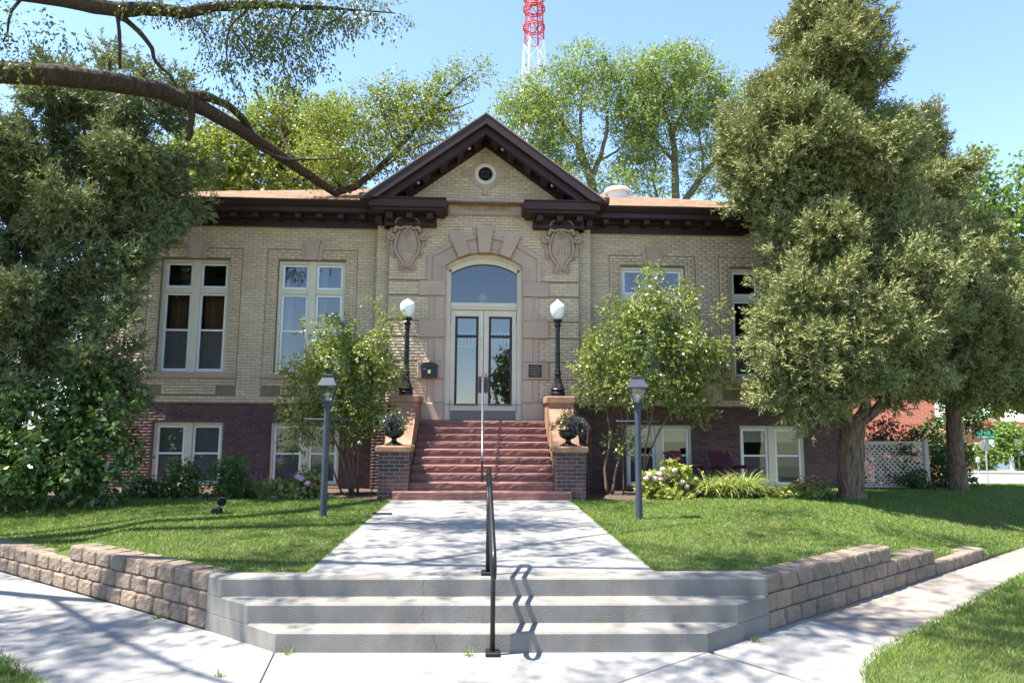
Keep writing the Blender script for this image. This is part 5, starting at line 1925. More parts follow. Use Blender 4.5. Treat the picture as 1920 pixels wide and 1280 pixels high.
# ---- right juniper with the forked trunk
rng = np.random.default_rng(101)
T = thing('juniper_tree', 'tall olive juniper with forked reddish trunk covering the right wing', 'tree', (7.66, 14.0, .42), group=None)
mb = MB()
limb(mb, rng, [(7.64, 14.0, .30), (7.66, 14.0, .5), (7.68, 14.0, 1.2), (7.76, 14.0, 2.05)], .27, .245, 14, .012)
mb.lathe([(.36, -.12), (.31, .02), (.27, .15)], (7.66, 14.0, .42), 12)
tk = mb.build('trunk', M['bark_juniper'], T, smooth=True)
limbA = [[(7.72, 14.0, 1.85), (7.45, 13.95, 2.25), (7.38, 13.95, 2.9), (7.3, 14.05, 4.5), (7.2, 14.1, 6.5), (7.5, 14.15, 9), (7.58, 14.15, 11.6)],
         [(7.78, 14.0, 1.95), (8.02, 13.95, 2.3), (8.1, 14, 3.2), (8.3, 14, 5), (8.5, 14.2, 7.5)],
         [(7.85, 14.0, 2.0), (8.3, 13.9, 2.35), (8.9, 13.9, 3.0), (9.3, 13.9, 4.2)],
         [(7.36, 13.95, 2.8), (6.9, 13.8, 3.3), (6.3, 13.7, 3.9)], [(7.3, 14.0, 4.4), (6.6, 13.8, 5.0), (6.0, 13.7, 5.6)], [(7.25, 14.1, 6.2), (6.3, 14.1, 6.8), (5.8, 14.1, 7.5)],
         [(7.3, 14.1, 7), (8.2, 14.1, 7.6), (8.9, 14.1, 8.2)]]
for q, l in enumerate(limbA):
    mb = MB(); limb(mb, rng, l, [.17, .13, .12, .06, .06, .06, .06][q], .03, 9, .03)
    mb.build('limb', M['bark_juniper'], T, smooth=True)
lobes = [lob(1545, -40, 14.2, .42, .9), lob(1540, 45, 14.2, .62, .9), lob(1565, 120, 14.2, 1.0, .8), lob(1495, 160, 14.0, .62, .6), lob(1545, 205, 14.2, 1.22, .8), lob(1450, 270, 14.1, .8, .8),
         lob(1610, 250, 14.3, 1.05, .9), lob(1530, 290, 14.2, 1.5, .9), lob(1432, 330, 14.0, .45, .6), lob(1595, 350, 14.3, 1.05, .7), lob(1490, 355, 14.1, .9, .5), lob(1650, 320, 14.3, .45, .6),
         lob(1462, 440, 13.8, .2, .4), lob(1550, 480, 13.7, .75, .7), lob(1610, 440, 13.9, .85, .7), lob(1520, 570, 13.5, .68, .75), lob(1492, 650, 13.5, .36, .6), lob(1560, 590, 13.3, .9, 1.0),
         lob(1640, 540, 13.6, 1.0, .9), lob(1530, 672, 13.4, .72, .7), lob(1615, 655, 13.3, .8, .62), lob(1700, 620, 13.8, .9, .9), lob(1690, 690, 13.8, .75, .38), lob(1490, 720, 13.5, .32, .42), lob(1492, 560, 13.5, .28, .4), lob(1480, 695, 13.5, .2, .4), lob(1500, 640, 13.3, .6, .6), lob(1482, 605, 13.4, .26, .4), lob(1490, 500, 13.6, .32, .4), lob(1540, 420, 13.9, .5, .4), lob(1458, 390, 13.9, .28, .35), lob(1720, 500, 14.0, .8, .9), lob(1575, 712, 13.3, .5, .22)]
juniper_leaf('foliage', M['leaf_juniper'], T, rng, lobes + [lob(1488, 725, 13.5, .2, .2), lob(1500, 745, 13.4, .4, .28), lob(1530, 560, 13.5, .6, .7), lob(1495, 470, 13.8, .36, .45), lob(1500, 640, 13.8, .6, .8)], 4500, 14, .22, bl=.11, bw=.021, spray=.27, nb=9, shell=.6, gap=(1.6, -2.6))

# ---- the other juniper further right
rng = np.random.default_rng(102)
T = thing('juniper_tree', 'shaded juniper with a straight dark trunk right of the lattice fence', 'tree', (11.6, 16.5, .4))
mb = MB(); limb(mb, rng, [(11.75, 16.5, .1), (11.72, 16.5, 2.2), (11.7, 16.5, 5), (11.65, 16.5, 9.4)], .23, .05, 10, .03)
mb.build('trunk', M['bark_juniper'], T, smooth=True)
for l in ([(11.65, 16.5, 2.3), (12.6, 16.2, 3.0)], [(11.65, 16.5, 3), (10.8, 16.1, 3.6)], [(11.7, 16.5, 4.2), (12.8, 16.3, 5.0)], [(11.7, 16.5, 5.5), (10.9, 16.4, 6.4)]):
    mb = MB(); limb(mb, rng, l, .06, .02, 7, .03); mb.build('limb', M['bark_juniper'], T, smooth=True)
lobes = [lob(1742, 262, 16.5, .36, .5), lob(1735, 330, 16.5, .72, .8), lob(1715, 400, 16.4, .9, .8), lob(1752, 410, 16.6, .75, .8), lob(1772, 490, 16.5, .95, .8), lob(1800, 580, 16.5, 1.0, .9), lob(1760, 570, 16.3, 1.3, 1.0),
         lob(1790, 670, 16.5, 1.25, .9), lob(1855, 590, 16.4, .55, .7), lob(1845, 650, 16.4, .6, .6), lob(1740, 690, 16.4, .95, .5), lob(1820, 710, 16.6, 1.0, .4), lob(1690, 720, 16.3, .5, .28)]
juniper_leaf('foliage', M['leaf_juniper'], T, rng, lobes, 2300, 14, .24, bl=.12, bw=.022, spray=.30, nb=9, shell=.6, gap=(1.6, -2.4))

# ---- left juniper
rng = np.random.default_rng(103)
T = thing('juniper_tree', 'dark green loose juniper hiding the left end of the library', 'tree', (-7.55, 13.6, .42))
mb = MB(); limb(mb, rng, [(-7.5, 13.6, .2), (-7.55, 13.6, 2.5), (-7.9, 13.6, 6), (-7.7, 13.6, 9.3)], .22, .04, 10, .04)
mb.build('trunk', M['bark_dark'], T, smooth=True)
for l, r in (([(-7.9, 13.6, 5.6), (-7.0, 13.6, 6.6), (-6.4, 13.6, 7.4)], .045), ([(-7.6, 13.6, 2.0), (-8.6, 13.5, 4.0), (-9.4, 13.4, 6)], .10), ([(-7.8, 13.6, 5), (-6.6, 13.5, 6.2), (-5.7, 13.4, 6.6)], .06),
             ([(-7.8, 13.6, 5.5), (-8.8, 13.5, 6.8), (-9.6, 13.5, 7.4)], .06), ([(-7.7, 13.6, 4), (-8.8, 13.3, 4.6)], .05), ([(-7.7, 13.6, 3.2), (-6.9, 13.4, 3.8)], .04)):
    mb = MB(); limb(mb, rng, l, r, .02, 8, .04); mb.build('limb', M['bark_dark'], T, smooth=True)
lobes = [lob(190, 105, 13.5, .5, .5), lob(160, 160, 13.5, .7, .6), lob(230, 200, 13.5, .9, .7), lob(120, 240, 13.5, 1.1, .8), lob(280, 270, 13.5, .95, .7), lob(45, 290, 13.4, 1.0, .8), lob(190, 310, 13.5, 1.2, .8), lob(305, 330, 13.4, .66, .5),
         lob(350, 330, 13.3, .3, .35), lob(265, 385, 13.4, .75, .5), lob(90, 390, 13.4, 1.2, .8), lob(210, 430, 13.5, .9, .7), lob(20, 480, 13.4, 1.0, .9), lob(120, 520, 13.4, .85, .7), lob(220, 520, 13.4, .5, .5), lob(60, 610, 13.3, 1.1, .7), lob(190, 610, 13.3, .6, .6),
         lob(10, 700, 13.3, 1.0, .7), lob(140, 690, 13.3, .9, .5), lob(225, 690, 13.3, .45, .5), lob(-60, 400, 13.4, 1.2, 2.0), lob(-60, 620, 13.4, 1.2, 1.6)]
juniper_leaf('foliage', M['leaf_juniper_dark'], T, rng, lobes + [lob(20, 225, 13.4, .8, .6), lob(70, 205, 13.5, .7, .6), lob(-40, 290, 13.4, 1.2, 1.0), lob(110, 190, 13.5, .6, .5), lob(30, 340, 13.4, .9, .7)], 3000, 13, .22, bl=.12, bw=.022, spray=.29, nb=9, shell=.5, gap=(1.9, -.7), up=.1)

# ---- big elm that overhangs the lawn from the left, its trunk outside the picture
rng = np.random.default_rng(104)
T = thing('elm_tree', 'big elm whose long bare limb crosses the top left and dips to the roof', 'tree', (-11.5, 8.8, .3))
mb = MB(); limb(mb, rng, [(-11.5, 8.8, -.1), (-11.45, 8.8, 2), (-11.2, 8.9, 4.2), (-11.0, 9.0, 6)], .62, .42, 14, .04)
mb.build('trunk', M['bark_elm'], T, smooth=True)
main = [Vector((-11.1, 8.9, 4.9)), Vector((-9.2, 9.3, 6.5)), at(0, 134, 10), at(110, 138, 10.3), at(205, 152, 10.8), at(300, 170, 11.6), at(380, 200, 12.4), at(440, 235, 13.3), at(490, 272, 14.2), at(545, 305, 15.1), at(590, 338, 15.9), at(628, 362, 16.4), at(662, 352, 16.6), at(705, 318, 16.8), at(745, 280, 16.9), at(800, 215, 17.0), at(855, 160, 17.0), at(895, 135, 17.0)]
rad = [.27, .22, .165, .16, .16, .15, .14, .135, .13, .12, .105, .10, .085, .075, .06, .042, .025, .012]
mb = MB(); mb.tube([p + Vector(rng.normal(0, .02, 3)) for p in main], rad, 12)
mb.build('limb', M['bark_elm'], T, smooth=True)
br = [([at(355, 180, 12.0), at(360, 215, 12.1), at(358, 250, 12.1), at(352, 262, 12.1)], .065, .05),
      ([at(330, 178, 11.9), at(380, 180, 12.3), at(425, 195, 12.8), at(452, 220, 13.3), at(480, 262, 13.95)], .095, .06),
      ([at(470, 265, 13.9), at(500, 285, 14.2), at(540, 300, 14.6), at(580, 300, 15.0), at(640, 295, 15.4)], .05, .015),
      ([at(560, 310, 15.2), at(520, 240, 15.6), at(540, 190, 15.9)], .04, .01),
      ([at(690, 335, 16.7), at(740, 300, 16.5), at(790, 270, 16.3), at(830, 262, 16.2)], .04, .01),
      ([at(745, 280, 16.9), at(720, 220, 17.1), at(700, 160, 17.2)], .035, .01),
      ([at(800, 215, 17.0), at(850, 205, 16.8), at(890, 190, 16.7)], .03, .01),
      ([at(640, 355, 16.5), at(610, 300, 16.8), at(620, 240, 17.0), at(640, 170, 17.2)], .045, .01),
      # upper limbs
      ([Vector((-11.0, 9.0, 5.8)), Vector((-8.8, 9.0, 7.9)), at(85, -12, 9.3), at(180, 12, 9.4), at(250, 22, 9.5), at(300, 19, 9.5), at(350, 24, 9.5), at(400, 15, 9.45), at(450, 10, 9.4), at(500, 6, 9.4), at(560, 17, 9.3), at(610, 14, 9.25), at(650, 20, 9.2), at(740, 25, 9.2)], .145, .008),
      ([at(205, 18, 9.4), at(225, 30, 9.5), at(262, 60, 9.6), at(282, 90, 9.7), at(290, 118, 9.8), at(318, 140, 9.9), at(330, 160, 10)], .05, .012),
      ([at(222, 20, 9.4), at(228, 60, 9.5), at(225, 130, 9.6)], .03, .02),
      ([at(120, -5, 9.3), at(60, -20, 9.2), at(20, 20, 9.2), at(5, 80, 9.2)], .04, .01),
      ([at(470, 10, 9.4), at(430, 50, 9.4), at(425, 110, 9.4), at(440, 170, 9.5)], .022, .006), ([at(430, 50, 9.4), at(470, 100, 9.4), at(500, 150, 9.4)], .016, .005),
      ([at(560, 16, 9.3), at(545, 60, 9.3), at(520, 110, 9.3), at(540, 150, 9.4)], .018, .005), ([at(350, 22, 9.5), at(385, 60, 9.5), at(400, 120, 9.5)], .016, .005),
      ([at(650, 20, 9.2), at(610, 50, 9.2), at(575, 90, 9.2)], .014, .005),
      # limbs of the crown overhead
      ([Vector((-11.0, 9.0, 5.9)), Vector((-8.5, 7.2, 8.6)), Vector((-5.0, 6.4, 9.9)), Vector((-1.5, 6.0, 10.4)), Vector((2.0, 6.2, 10.6))], .11, .015),
      ([Vector((-8.5, 7.2, 8.6)), Vector((-6.5, 4.8, 9.5)), Vector((-4, 3.2, 9.8)), Vector((-1, 2.6, 10))], .05, .01),
      ([Vector((-5.0, 6.4, 9.9)), Vector((-3, 8.2, 10.6)), Vector((-1, 9.5, 11.0)), Vector((1, 10, 11.4))], .05, .01),
      ([Vector((-11.0, 9.0, 5.9)), Vector((-9.0, 10.2, 9.6)), Vector((-6.5, 11, 11.0)), Vector((-4, 11.5, 11.8))], .09, .015),
      ([Vector((-1.5, 6.0, 10.4)), Vector((.5, 4.8, 10.4)), Vector((2.4, 4.2, 10.6))], .04, .01)]
for l, r0, r1 in br:
    mb = MB(); limb(mb, rng, l, r0, r1, 7 if r0 < .09 else 10, .02, 3); mb.build('limb', M['bark_elm'], T, smooth=True)
# leaves in view: hanging twigs above, and the tip over the roof
lo1 = [lob(430, 60, 9.4, .42, .42), lob(490, 70, 9.4, .48, .45), lob(545, 55, 9.3, .42, .45), lob(605, 35, 9.2, .38, .3), lob(400, 130, 9.5, .22, .35), lob(450, 140, 9.5, .25, .35), lob(535, 130, 9.3, .25, .3), lob(700, 18, 9.2, .40, .22), lob(735, 22, 9.2, .16, .10), lob(660, 30, 9.2, .3, .2), lob(360, 15, 9.5, .32, .22),
       lob(575, 95, 9.2, .28, .25), lob(30, 90, 9.2, .32, .3), lob(10, 60, 9.2, .3, .3), lob(115, 55, 9.3, .14, .12), lob(480, 5, 9.3, .6, .3), lob(620, 0, 9.3, .6, .25), lob(300, 0, 9.4, .4, .2), lob(500, 20, 9.4, .5, .4)]
broadleaf('foliage', M['leaf_elm'], T, rng, lo1, 300, 30, .17, .068, .034, droop=.75, twig=.24, shell=.25, up=-.55)
lo2 = [lob(650, 265, 17, .75, .7), lob(700, 215, 17.1, .7, .6), lob(740, 185, 17.1, .55, .4), lob(790, 205, 17, .65, .55), lob(835, 165, 17, .5, .4), lob(885, 140, 17, .36, .3), lob(770, 260, 16.8, .7, .45), lob(830, 225, 16.8, .4, .3), lob(720, 300, 16.7, .5, .35), lob(640, 320, 16.5, .55, .3), lob(600, 230, 16.5, .6, .5), lob(590, 300, 16, .5, .4), lob(905, 125, 17, .2, .16)]
broadleaf('foliage', M['leaf_elm_back'], T, rng, lo2, 760, 30, .26, .09, .046, droop=.3, twig=.28, shell=.3, up=.3)
# the crown high over the walk, above the picture
lo3 = [(-6.5, 6.6, 9.8, 1.6, 1.3, .7), (-3.8, 6.6, 10.4, 1.5, 1.3, .6), (-1.2, 6.2, 10.9, 1.5, 1.1, .6), (1.6, 6.2, 11.0, 1.3, 1.0, .6), (-5.4, 4.3, 9.9, 1.5, 1.0, .6), (-2.4, 3.0, 10.2, 1.5, .9, .6), (-3.2, 8.7, 11.0, 1.4, 1.0, .6), (-.6, 9.4, 11.5, 1.6, 1.0, .6),
       (-7.8, 8.4, 10.0, 1.4, 1.0, .6), (-6.8, 10.8, 11.4, 1.5, 1.0, .6), (-4.0, 11.4, 12.3, 1.4, 1.0, .6), (1.6, 4.3, 10.8, 1.2, .9, .5), (-8.8, 5.6, 9.6, 1.4, 1.2, .7), (2.2, 9.6, 12.0, 1.1, .9, .5), (-10.5, 7.0, 9.5, 1.6, 1.6, .9), (-10.5, 11.0, 10.5, 1.6, 1.6, .9)]
lo3 = lo3[:4] + lo3[12:]
while len(lo3) < 80:
    x, y = rng.uniform(-12, .5), rng.uniform(.5, 12.5)
    lo3.append((x, y, max(11.2, 2.9 + y * .68) + rng.uniform(0, 3.0), rng.uniform(.6, 1.4), rng.uniform(.4, .8), .35))
broadleaf('foliage', M['leaf_elm'], T, rng, lo3, 2500, 30, .30, .10, .06, droop=.4, twig=.32, shell=.25, gap=(1.3, -.9))

# ---- yellow-green tree behind the left roof
rng = np.random.default_rng(105)
T = thing('elm_tree', 'yellow green leafy tree rising behind the left roof slope', 'tree', (-8, 28, -.4))
mb = MB(); limb(mb, rng, [(-8, 28, -.5), (-8, 28, 6), (-8.5, 28, 10)], .35, .2, 10, .05)
for l in ([(-8.4, 28, 9.5), (-9.6, 27.8, 12), (-10.6, 27.6, 13.5)], [(-8.4, 28, 9), (-7, 27.8, 12), (-6, 27.8, 14)], [(-8.5, 28, 10), (-8.4, 27.8, 14)]): limb(mb, rng, l, .14, .03, 7, .06)
mb.build('trunk', M['bark_grey'], T, smooth=True)
lobes = [lob(440, 290, 27.5, 1.5, 1.3), lob(520, 225, 27.5, 1.4, 1.1), lob(575, 265, 27.6, 1.4, 1.2), lob(480, 345, 27.4, 1.5, 1.1), lob(560, 345, 27.4, 1.4, 1.0), lob(630, 330, 27.6, 1.1, .9), lob(400, 345, 27.5, 1.2, 1.0), lob(620, 220, 27.8, .8, .7), lob(350, 300, 28, 1.2, 1.2), lob(300, 350, 28, 1.2, 1.0)]
broadleaf('foliage', M['leaf_elm_back'], T, rng, lobes, 1000, 40, .45, .18, .10, droop=.3, twig=.4, shell=.4, gap=(.9, -2.2))

# ---- two locust trees behind the right roof
def locust(seed, label, base, stems, lobes, n):
    rng = np.random.default_rng(seed)
    T = thing('locust_tree', label, 'tree', base)
    for q, (l, r0, r1) in enumerate(stems):
        mb = MB(); limb(mb, rng, l, r0, r1, 9 if r0 > .15 else 7, .09, 4)
        mb.build('trunk' if q == 0 else 'limb', M['bark_grey'], T, smooth=True)
    broadleaf('foliage', M['leaf_locust'], T, rng, lobes, n, 40, .55, .19, .075, droop=.15, twig=.5, shell=.45, gap=(.8, -1.7), flat=.55)


P_ = lambda px, py, Y=32: at(px, py, Y)
locust(106, 'feathery light green locust directly right of the gable and below the tower', (5.4, 32, -.6),
       [([(5.4, 32, -.7), P_(1110, 420), P_(1112, 360), P_(1100, 310), P_(1080, 260)], .30, .17), ([P_(1108, 335), P_(1130, 290), P_(1140, 230), P_(1130, 160)], .16, .03), ([P_(1085, 275), P_(1050, 230), P_(1010, 190), P_(975, 200)], .11, .02),
        ([P_(1090, 285), P_(1085, 220), P_(1095, 150)], .12, .03), ([P_(1085, 262), P_(1040, 270), P_(990, 290)], .07, .02), ([P_(1125, 300), P_(1165, 275), P_(1190, 240)], .07, .02)],
       [lob(1095, 125, 32, 1.5, .7), lob(1040, 165, 32, 1.5, .8), lob(985, 195, 32, 1.2, .6), lob(1150, 150, 32, 1.4, .7), lob(1070, 215, 32, 1.8, .8), lob(1000, 250, 32, 1.3, .7), lob(1130, 220, 32, 1.4, .8), lob(1060, 290, 32, 1.6, .7), lob(1140, 290, 32, 1.2, .6), lob(960, 215, 32, .7, .5), lob(1020, 310, 32, 1.1, .6), lob(1180, 190, 32, 1.0, .8), lob(1185, 260, 32, 1.0, .8), lob(1175, 320, 32, .9, .6), lob(1150, 345, 31, .9, .5), lob(1050, 345, 31, 1.0, .5)], 980)
locust(107, 'feathery light green locust behind the right roof beside the tall juniper', (9.4, 32, -.6),
       [([(9.4, 32, -.7), P_(1265, 420), P_(1265, 350), P_(1262, 290), P_(1258, 240)], .26, .13), ([P_(1270, 400), P_(1310, 340), P_(1340, 300), P_(1350, 250), P_(1365, 210)], .20, .03), ([P_(1262, 300), P_(1225, 260), P_(1215, 210)], .10, .02),
        ([P_(1315, 335), P_(1320, 280), P_(1305, 220)], .10, .02), ([P_(1262, 255), P_(1290, 200), P_(1285, 140)], .10, .02), ([P_(1258, 245), P_(1240, 180), P_(1250, 130)], .08, .02), ([P_(1340, 300), P_(1385, 285), P_(1400, 250)], .08, .02), ([P_(1240, 420), P_(1225, 350), P_(1228, 300)], .10, .03)],
       [lob(1255, 135, 32, 1.6, .8), lob(1315, 165, 32, 1.5, .8), lob(1205, 180, 32, 1.1, .8), lob(1365, 195, 32, 1.3, .8), lob(1270, 215, 32, 1.7, .8), lob(1340, 245, 32, 1.4, .7), lob(1220, 250, 32, 1.2, .8), lob(1390, 280, 32, 1.1, .9), lob(1300, 300, 32, 1.0, .5), lob(1200, 310, 32, .9, .5), lob(1400, 340, 32, 1.0, .6), lob(1320, 345, 31.5, .8, .4), lob(1220, 350, 31, .7, .4), lob(1290, 110, 32, .8, .4), lob(1185, 140, 32, 1.3, .8), lob(1190, 225, 32, 1.3, .8), lob(1195, 290, 32, 1.1, .7)], 1080)

# ---- bright maple at the right edge
rng = np.random.default_rng(108)
T = thing('maple_tree', 'bright green maple filling the right edge behind the shaded juniper', 'tree', (20.3, 22, -.28))
mb = MB(); limb(mb, rng, [(20.3, 22, -.3), (20.2, 22, 3), (19.2, 22, 6), (17.2, 22, 10.6)], .26, .05, 10, .05)
mb.build('trunk', M['bark_grey'], T, smooth=True)
for l in ([(20.2, 22, 3), (20.6, 22, 5), (20.2, 22, 7.5)], [(20.0, 22, 3.6), (18, 22, 4.6), (16.2, 22, 6)], [(19.6, 22, 5), (18.2, 22, 8)]):
    mb = MB(); limb(mb, rng, l, .10, .03, 7, .05); mb.build('limb', M['bark_grey'], T, smooth=True)
lobes = [lob(1838, 320, 22, .32, .6), lob(1825, 375, 22, .65, .6), lob(1810, 430, 22, .8, .7), lob(1860, 440, 22, .8, .7), lob(1840, 510, 22, 1.0, .8), lob(1905, 400, 22, .55, .8), lob(1915, 490, 22, .9, .9), lob(1890, 560, 22, 1.1, .8), lob(1920, 330, 22, .4, .5), lob(1900, 650, 22, 1.2, .9),
         lob(1850, 620, 22.4, 1.2, .9), lob(1890, 730, 22, 1.1, .6), lob(1945, 740, 21.8, .9, .4), lob(1850, 725, 22.4, 1.1, .5), lob(1960, 600, 22, 1.4, 1.8), lob(1790, 500, 22.5, .9, 1.2), lob(1810, 735, 22.6, .8, .35)]
broadleaf('foliage', M['leaf_maple'], T, rng, lobes, 900, 40, .36, .17, .12, droop=.3, twig=.3, shell=.45, gap=(1.0, -2.2))

# ---- leafy shrubs
def shrub(seed, name, label, cat, base, stems, lobes, n, per, rc, L, W, m, stem_m='stem_brown', droop=.45, up=.2, group=None, shell=.35, gap=None, twig=.2):
    rng = np.random.default_rng(seed)
    T = thing(name, label, cat, base, group=group)
    for l, r0, r1 in stems:
        mb = MB(); limb(mb, rng, l, r0, r1, 7, .02, 4); mb.build('stem', M[stem_m], T, smooth=True)
    broadleaf('foliage', M[m], T, rng, lobes, n, per, rc, L, W, droop=droop, up=up, shell=shell, gap=gap, twig=twig)
    return T


b = (-2.75, 15.0, .42)
shrub(110, 'lilac_shrub', 'tall multi-stemmed leafy shrub left of the entrance stairs', 'shrub', b,
      [([b, (-2.95, 14.95, 1.2), (-3.3, 14.9, 2.0), (-3.8, 14.9, 3.0)], .035, .01), ([(-2.7, 15.0, .4), (-2.85, 14.95, 1.3), (-2.9, 14.95, 2.6), (-3.05, 14.95, 3.9)], .03, .01), ([(-2.6, 15.0, .4), (-2.55, 14.75, 1.5), (-2.4, 14.95, 2.6), (-2.1, 14.95, 3.6)], .03, .01),
       ([(-2.65, 14.75, .4), (-2.75, 14.95, 1.6), (-2.6, 14.95, 2.5)], .022, .01), ([(-2.3, 14.9, .4), (-2.25, 15.0, 1.3), (-2.2, 15.0, 2.1)], .014, .008), ([(-2.85, 14.75, .4), (-3.2, 14.95, 1.1), (-3.5, 14.9, 1.7)], .025, .008),
       ([(-2.1, 14.95, 3.4), (-1.95, 14.95, 4.1), (-1.9, 14.95, 4.5)], .012, .004), ([(-3.7, 14.9, 2.9), (-3.85, 14.9, 3.7), (-3.9, 14.9, 4.25)], .012, .004)],
      [lob(635, 680, 14.9, .62, .55), lob(585, 730, 14.85, .50, .42), lob(690, 690, 14.9, .52, .5), lob(640, 622, 14.9, .34, .32), lob(705, 640, 14.9, .28, .32), lob(590, 790, 14.75, .42, .28), lob(650, 760, 14.85, .55, .38), lob(700, 770, 14.85, .36, .3), lob(722, 700, 14.9, .26, .3),
       lob(735, 595, 14.95, .10, .16), lob(555, 690, 14.9, .26, .2), lob(577, 625, 14.9, .07, .35), lob(600, 660, 14.9, .1, .3), lob(545, 770, 14.85, .22, .25), lob(665, 820, 14.85, .3, .16), lob(565, 830, 14.75, .22, .14), lob(690, 575, 14.9, .08, .2), lob(650, 590, 14.9, .06, .2)], 330, 45, .17, .088, .047, 'leaf_lilac')
b = (3.05, 14.9, .42)
shrub(111, 'lilac_shrub', 'tall multi-stemmed leafy shrub covering a window right of the entrance', 'shrub', b,
      [([(2.75, 14.9, .42), (2.70, 14.9, 1.0), (2.85, 14.9, 1.6), (2.7, 14.9, 2.6)], .04, .012), ([(2.85, 14.9, .42), (3.0, 14.9, 1.2), (3.25, 14.9, 2.2), (3.4, 14.9, 3.6)], .035, .012), ([(3.45, 14.9, .42), (3.6, 14.9, 1.2), (4.0, 14.9, 2.0), (4.7, 14.85, 2.7)], .035, .01),
       ([(3.1, 14.9, .42), (3.1, 14.9, 1.4), (3.05, 14.9, 2.4)], .022, .01), ([(3.5, 14.855, .42), (3.62, 14.85, 1.5), (3.85, 14.85, 2.6), (3.8, 14.85, 4.2)], .03, .01), ([(2.35, 14.95, .42), (2.3, 14.95, 1.2), (2.35, 14.95, 2.0)], .014, .008), ([(3.3, 14.9, 1.6), (3.8, 14.9, 2.1), (4.3, 14.855, 2.4)], .02, .008),
       ([(4.4, 14.85, 2.9), (5.0, 14.85, 3.9), (5.35, 14.85, 4.5)], .014, .004), ([(3.8, 14.85, 4.0), (3.75, 14.85, 5.2)], .012, .004)],
      [lob(1200, 640, 14.85, .74, .62), lob(1130, 655, 14.85, .46, .42), lob(1285, 650, 14.85, .66, .55), lob(1215, 575, 14.85, .46, .42), lob(1228, 525, 14.85, .16, .28), lob(1275, 580, 14.85, .34, .32), lob(1290, 540, 14.85, .14, .22), lob(1180, 720, 14.75, .62, .46), lob(1270, 730, 14.75, .56, .4),
       lob(1325, 690, 14.75, .36, .4), lob(1310, 765, 14.95, .32, .34), lob(1120, 720, 14.85, .38, .36), lob(1355, 665, 14.75, .26, .2), lob(1348, 590, 14.85, .12, .14), lob(1100, 690, 14.85, .22, .24), lob(1160, 590, 14.85, .3, .22), lob(1095, 740, 14.85, .16, .14), lob(1165, 835, 14.85, .24, .30), lob(1365, 720, 14.75, .12, .12)], 430, 45, .18, .088, .047, 'leaf_lilac')
b = (-7.2, 12.7, .45)
shrub(112, 'broadleaf_bush', 'large dark broadleaf bush at the foot of the left juniper', 'bush', b,
      [([(-7.3, 12.8, .3), (-7.3, 12.7, 1.2), (-7.2, 12.6, 2.3)], .05, .015), ([(-7.1, 12.8, .3), (-6.7, 12.6, 1.2), (-6.5, 12.5, 2.0)], .04, .012), ([(-7.6, 12.8, .3), (-8.1, 12.6, 1.4)], .04, .012)],
      [lob(70, 800, 12.7, .85, .75), lob(165, 775, 12.6, .68, .62), lob(205, 850, 12.5, .42, .55), lob(110, 865, 12.4, .75, .65), lob(15, 880, 12.4, .8, .6), lob(150, 715, 12.7, .35, .3), lob(230, 770, 12.5, .2, .35), lob(185, 905, 12.5, .4, .3), lob(-40, 820, 12.6, .8, .9)], 300, 40, .20, .125, .075, 'leaf_bush', droop=.55)
shrub(113, 'small_shrub', 'small round green shrub before the far left basement window', 'shrub', (-6.0, 14.2, .42), [([(-6.0, 14.2, .4), (-5.95, 14.2, .9)], .02, .008)],
      [lob(340, 893, 14.1, .27, .27), lob(338, 912, 14.1, .22, .2)], 60, 40, .09, .07, .04, 'leaf_bush')
shrub(114, 'small_shrub', 'small green shrub left of the purple flower spikes', 'shrub', (-5.1, 14.2, .42), [([(-5.1, 14.2, .4), (-5.05, 14.2, .9)], .02, .008)],
      [lob(428, 893, 14.1, .25, .24), lob(418, 908, 14.1, .25, .2), lob(445, 880, 14.1, .15, .14)], 60, 40, .09, .07, .04, 'leaf_bush')
shrub(115, 'ground_cover', 'low leafy ground cover at the left end of the bed', 'plant', (-6.7, 14.0, .42), [],
      [lob(285, 916, 14.0, .36, .14), lob(320, 925, 13.9, .3, .08), lob(262, 922, 13.9, .25, .10), lob(375, 928, 13.7, .22, .05)], 60, 30, .08, .09, .05, 'leaf_dark')
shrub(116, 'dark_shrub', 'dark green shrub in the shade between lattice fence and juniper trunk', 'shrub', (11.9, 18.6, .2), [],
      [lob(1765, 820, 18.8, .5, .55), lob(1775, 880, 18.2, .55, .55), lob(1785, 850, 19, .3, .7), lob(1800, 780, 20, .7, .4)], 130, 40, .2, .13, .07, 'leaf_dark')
shrub(117, 'redleaf_shrub', 'red leaved shrub showing above the lattice fence', 'shrub', (10.9, 18.6, .2), [([(10.9, 18.6, .2), (10.9, 18.6, 1.6)], .03, .01)],
      [lob(1660, 808, 18.6, .42, .26), lob(1700, 815, 18.5, .25, .12), lob(1640, 832, 18.6, .4, .14)], 40, 25, .15, .10, .06, 'leaf_red')
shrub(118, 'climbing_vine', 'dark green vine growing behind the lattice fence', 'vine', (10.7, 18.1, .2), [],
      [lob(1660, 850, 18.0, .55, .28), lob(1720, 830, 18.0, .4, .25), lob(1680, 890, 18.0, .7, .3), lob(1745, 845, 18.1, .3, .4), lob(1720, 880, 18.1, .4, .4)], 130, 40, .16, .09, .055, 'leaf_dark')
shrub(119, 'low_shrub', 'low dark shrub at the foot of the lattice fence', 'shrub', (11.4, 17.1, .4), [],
      [lob(1712, 906, 17.1, .28, .16), lob(1735, 912, 17.1, .2, .12)], 40, 30, .1, .07, .04, 'leaf_dark')
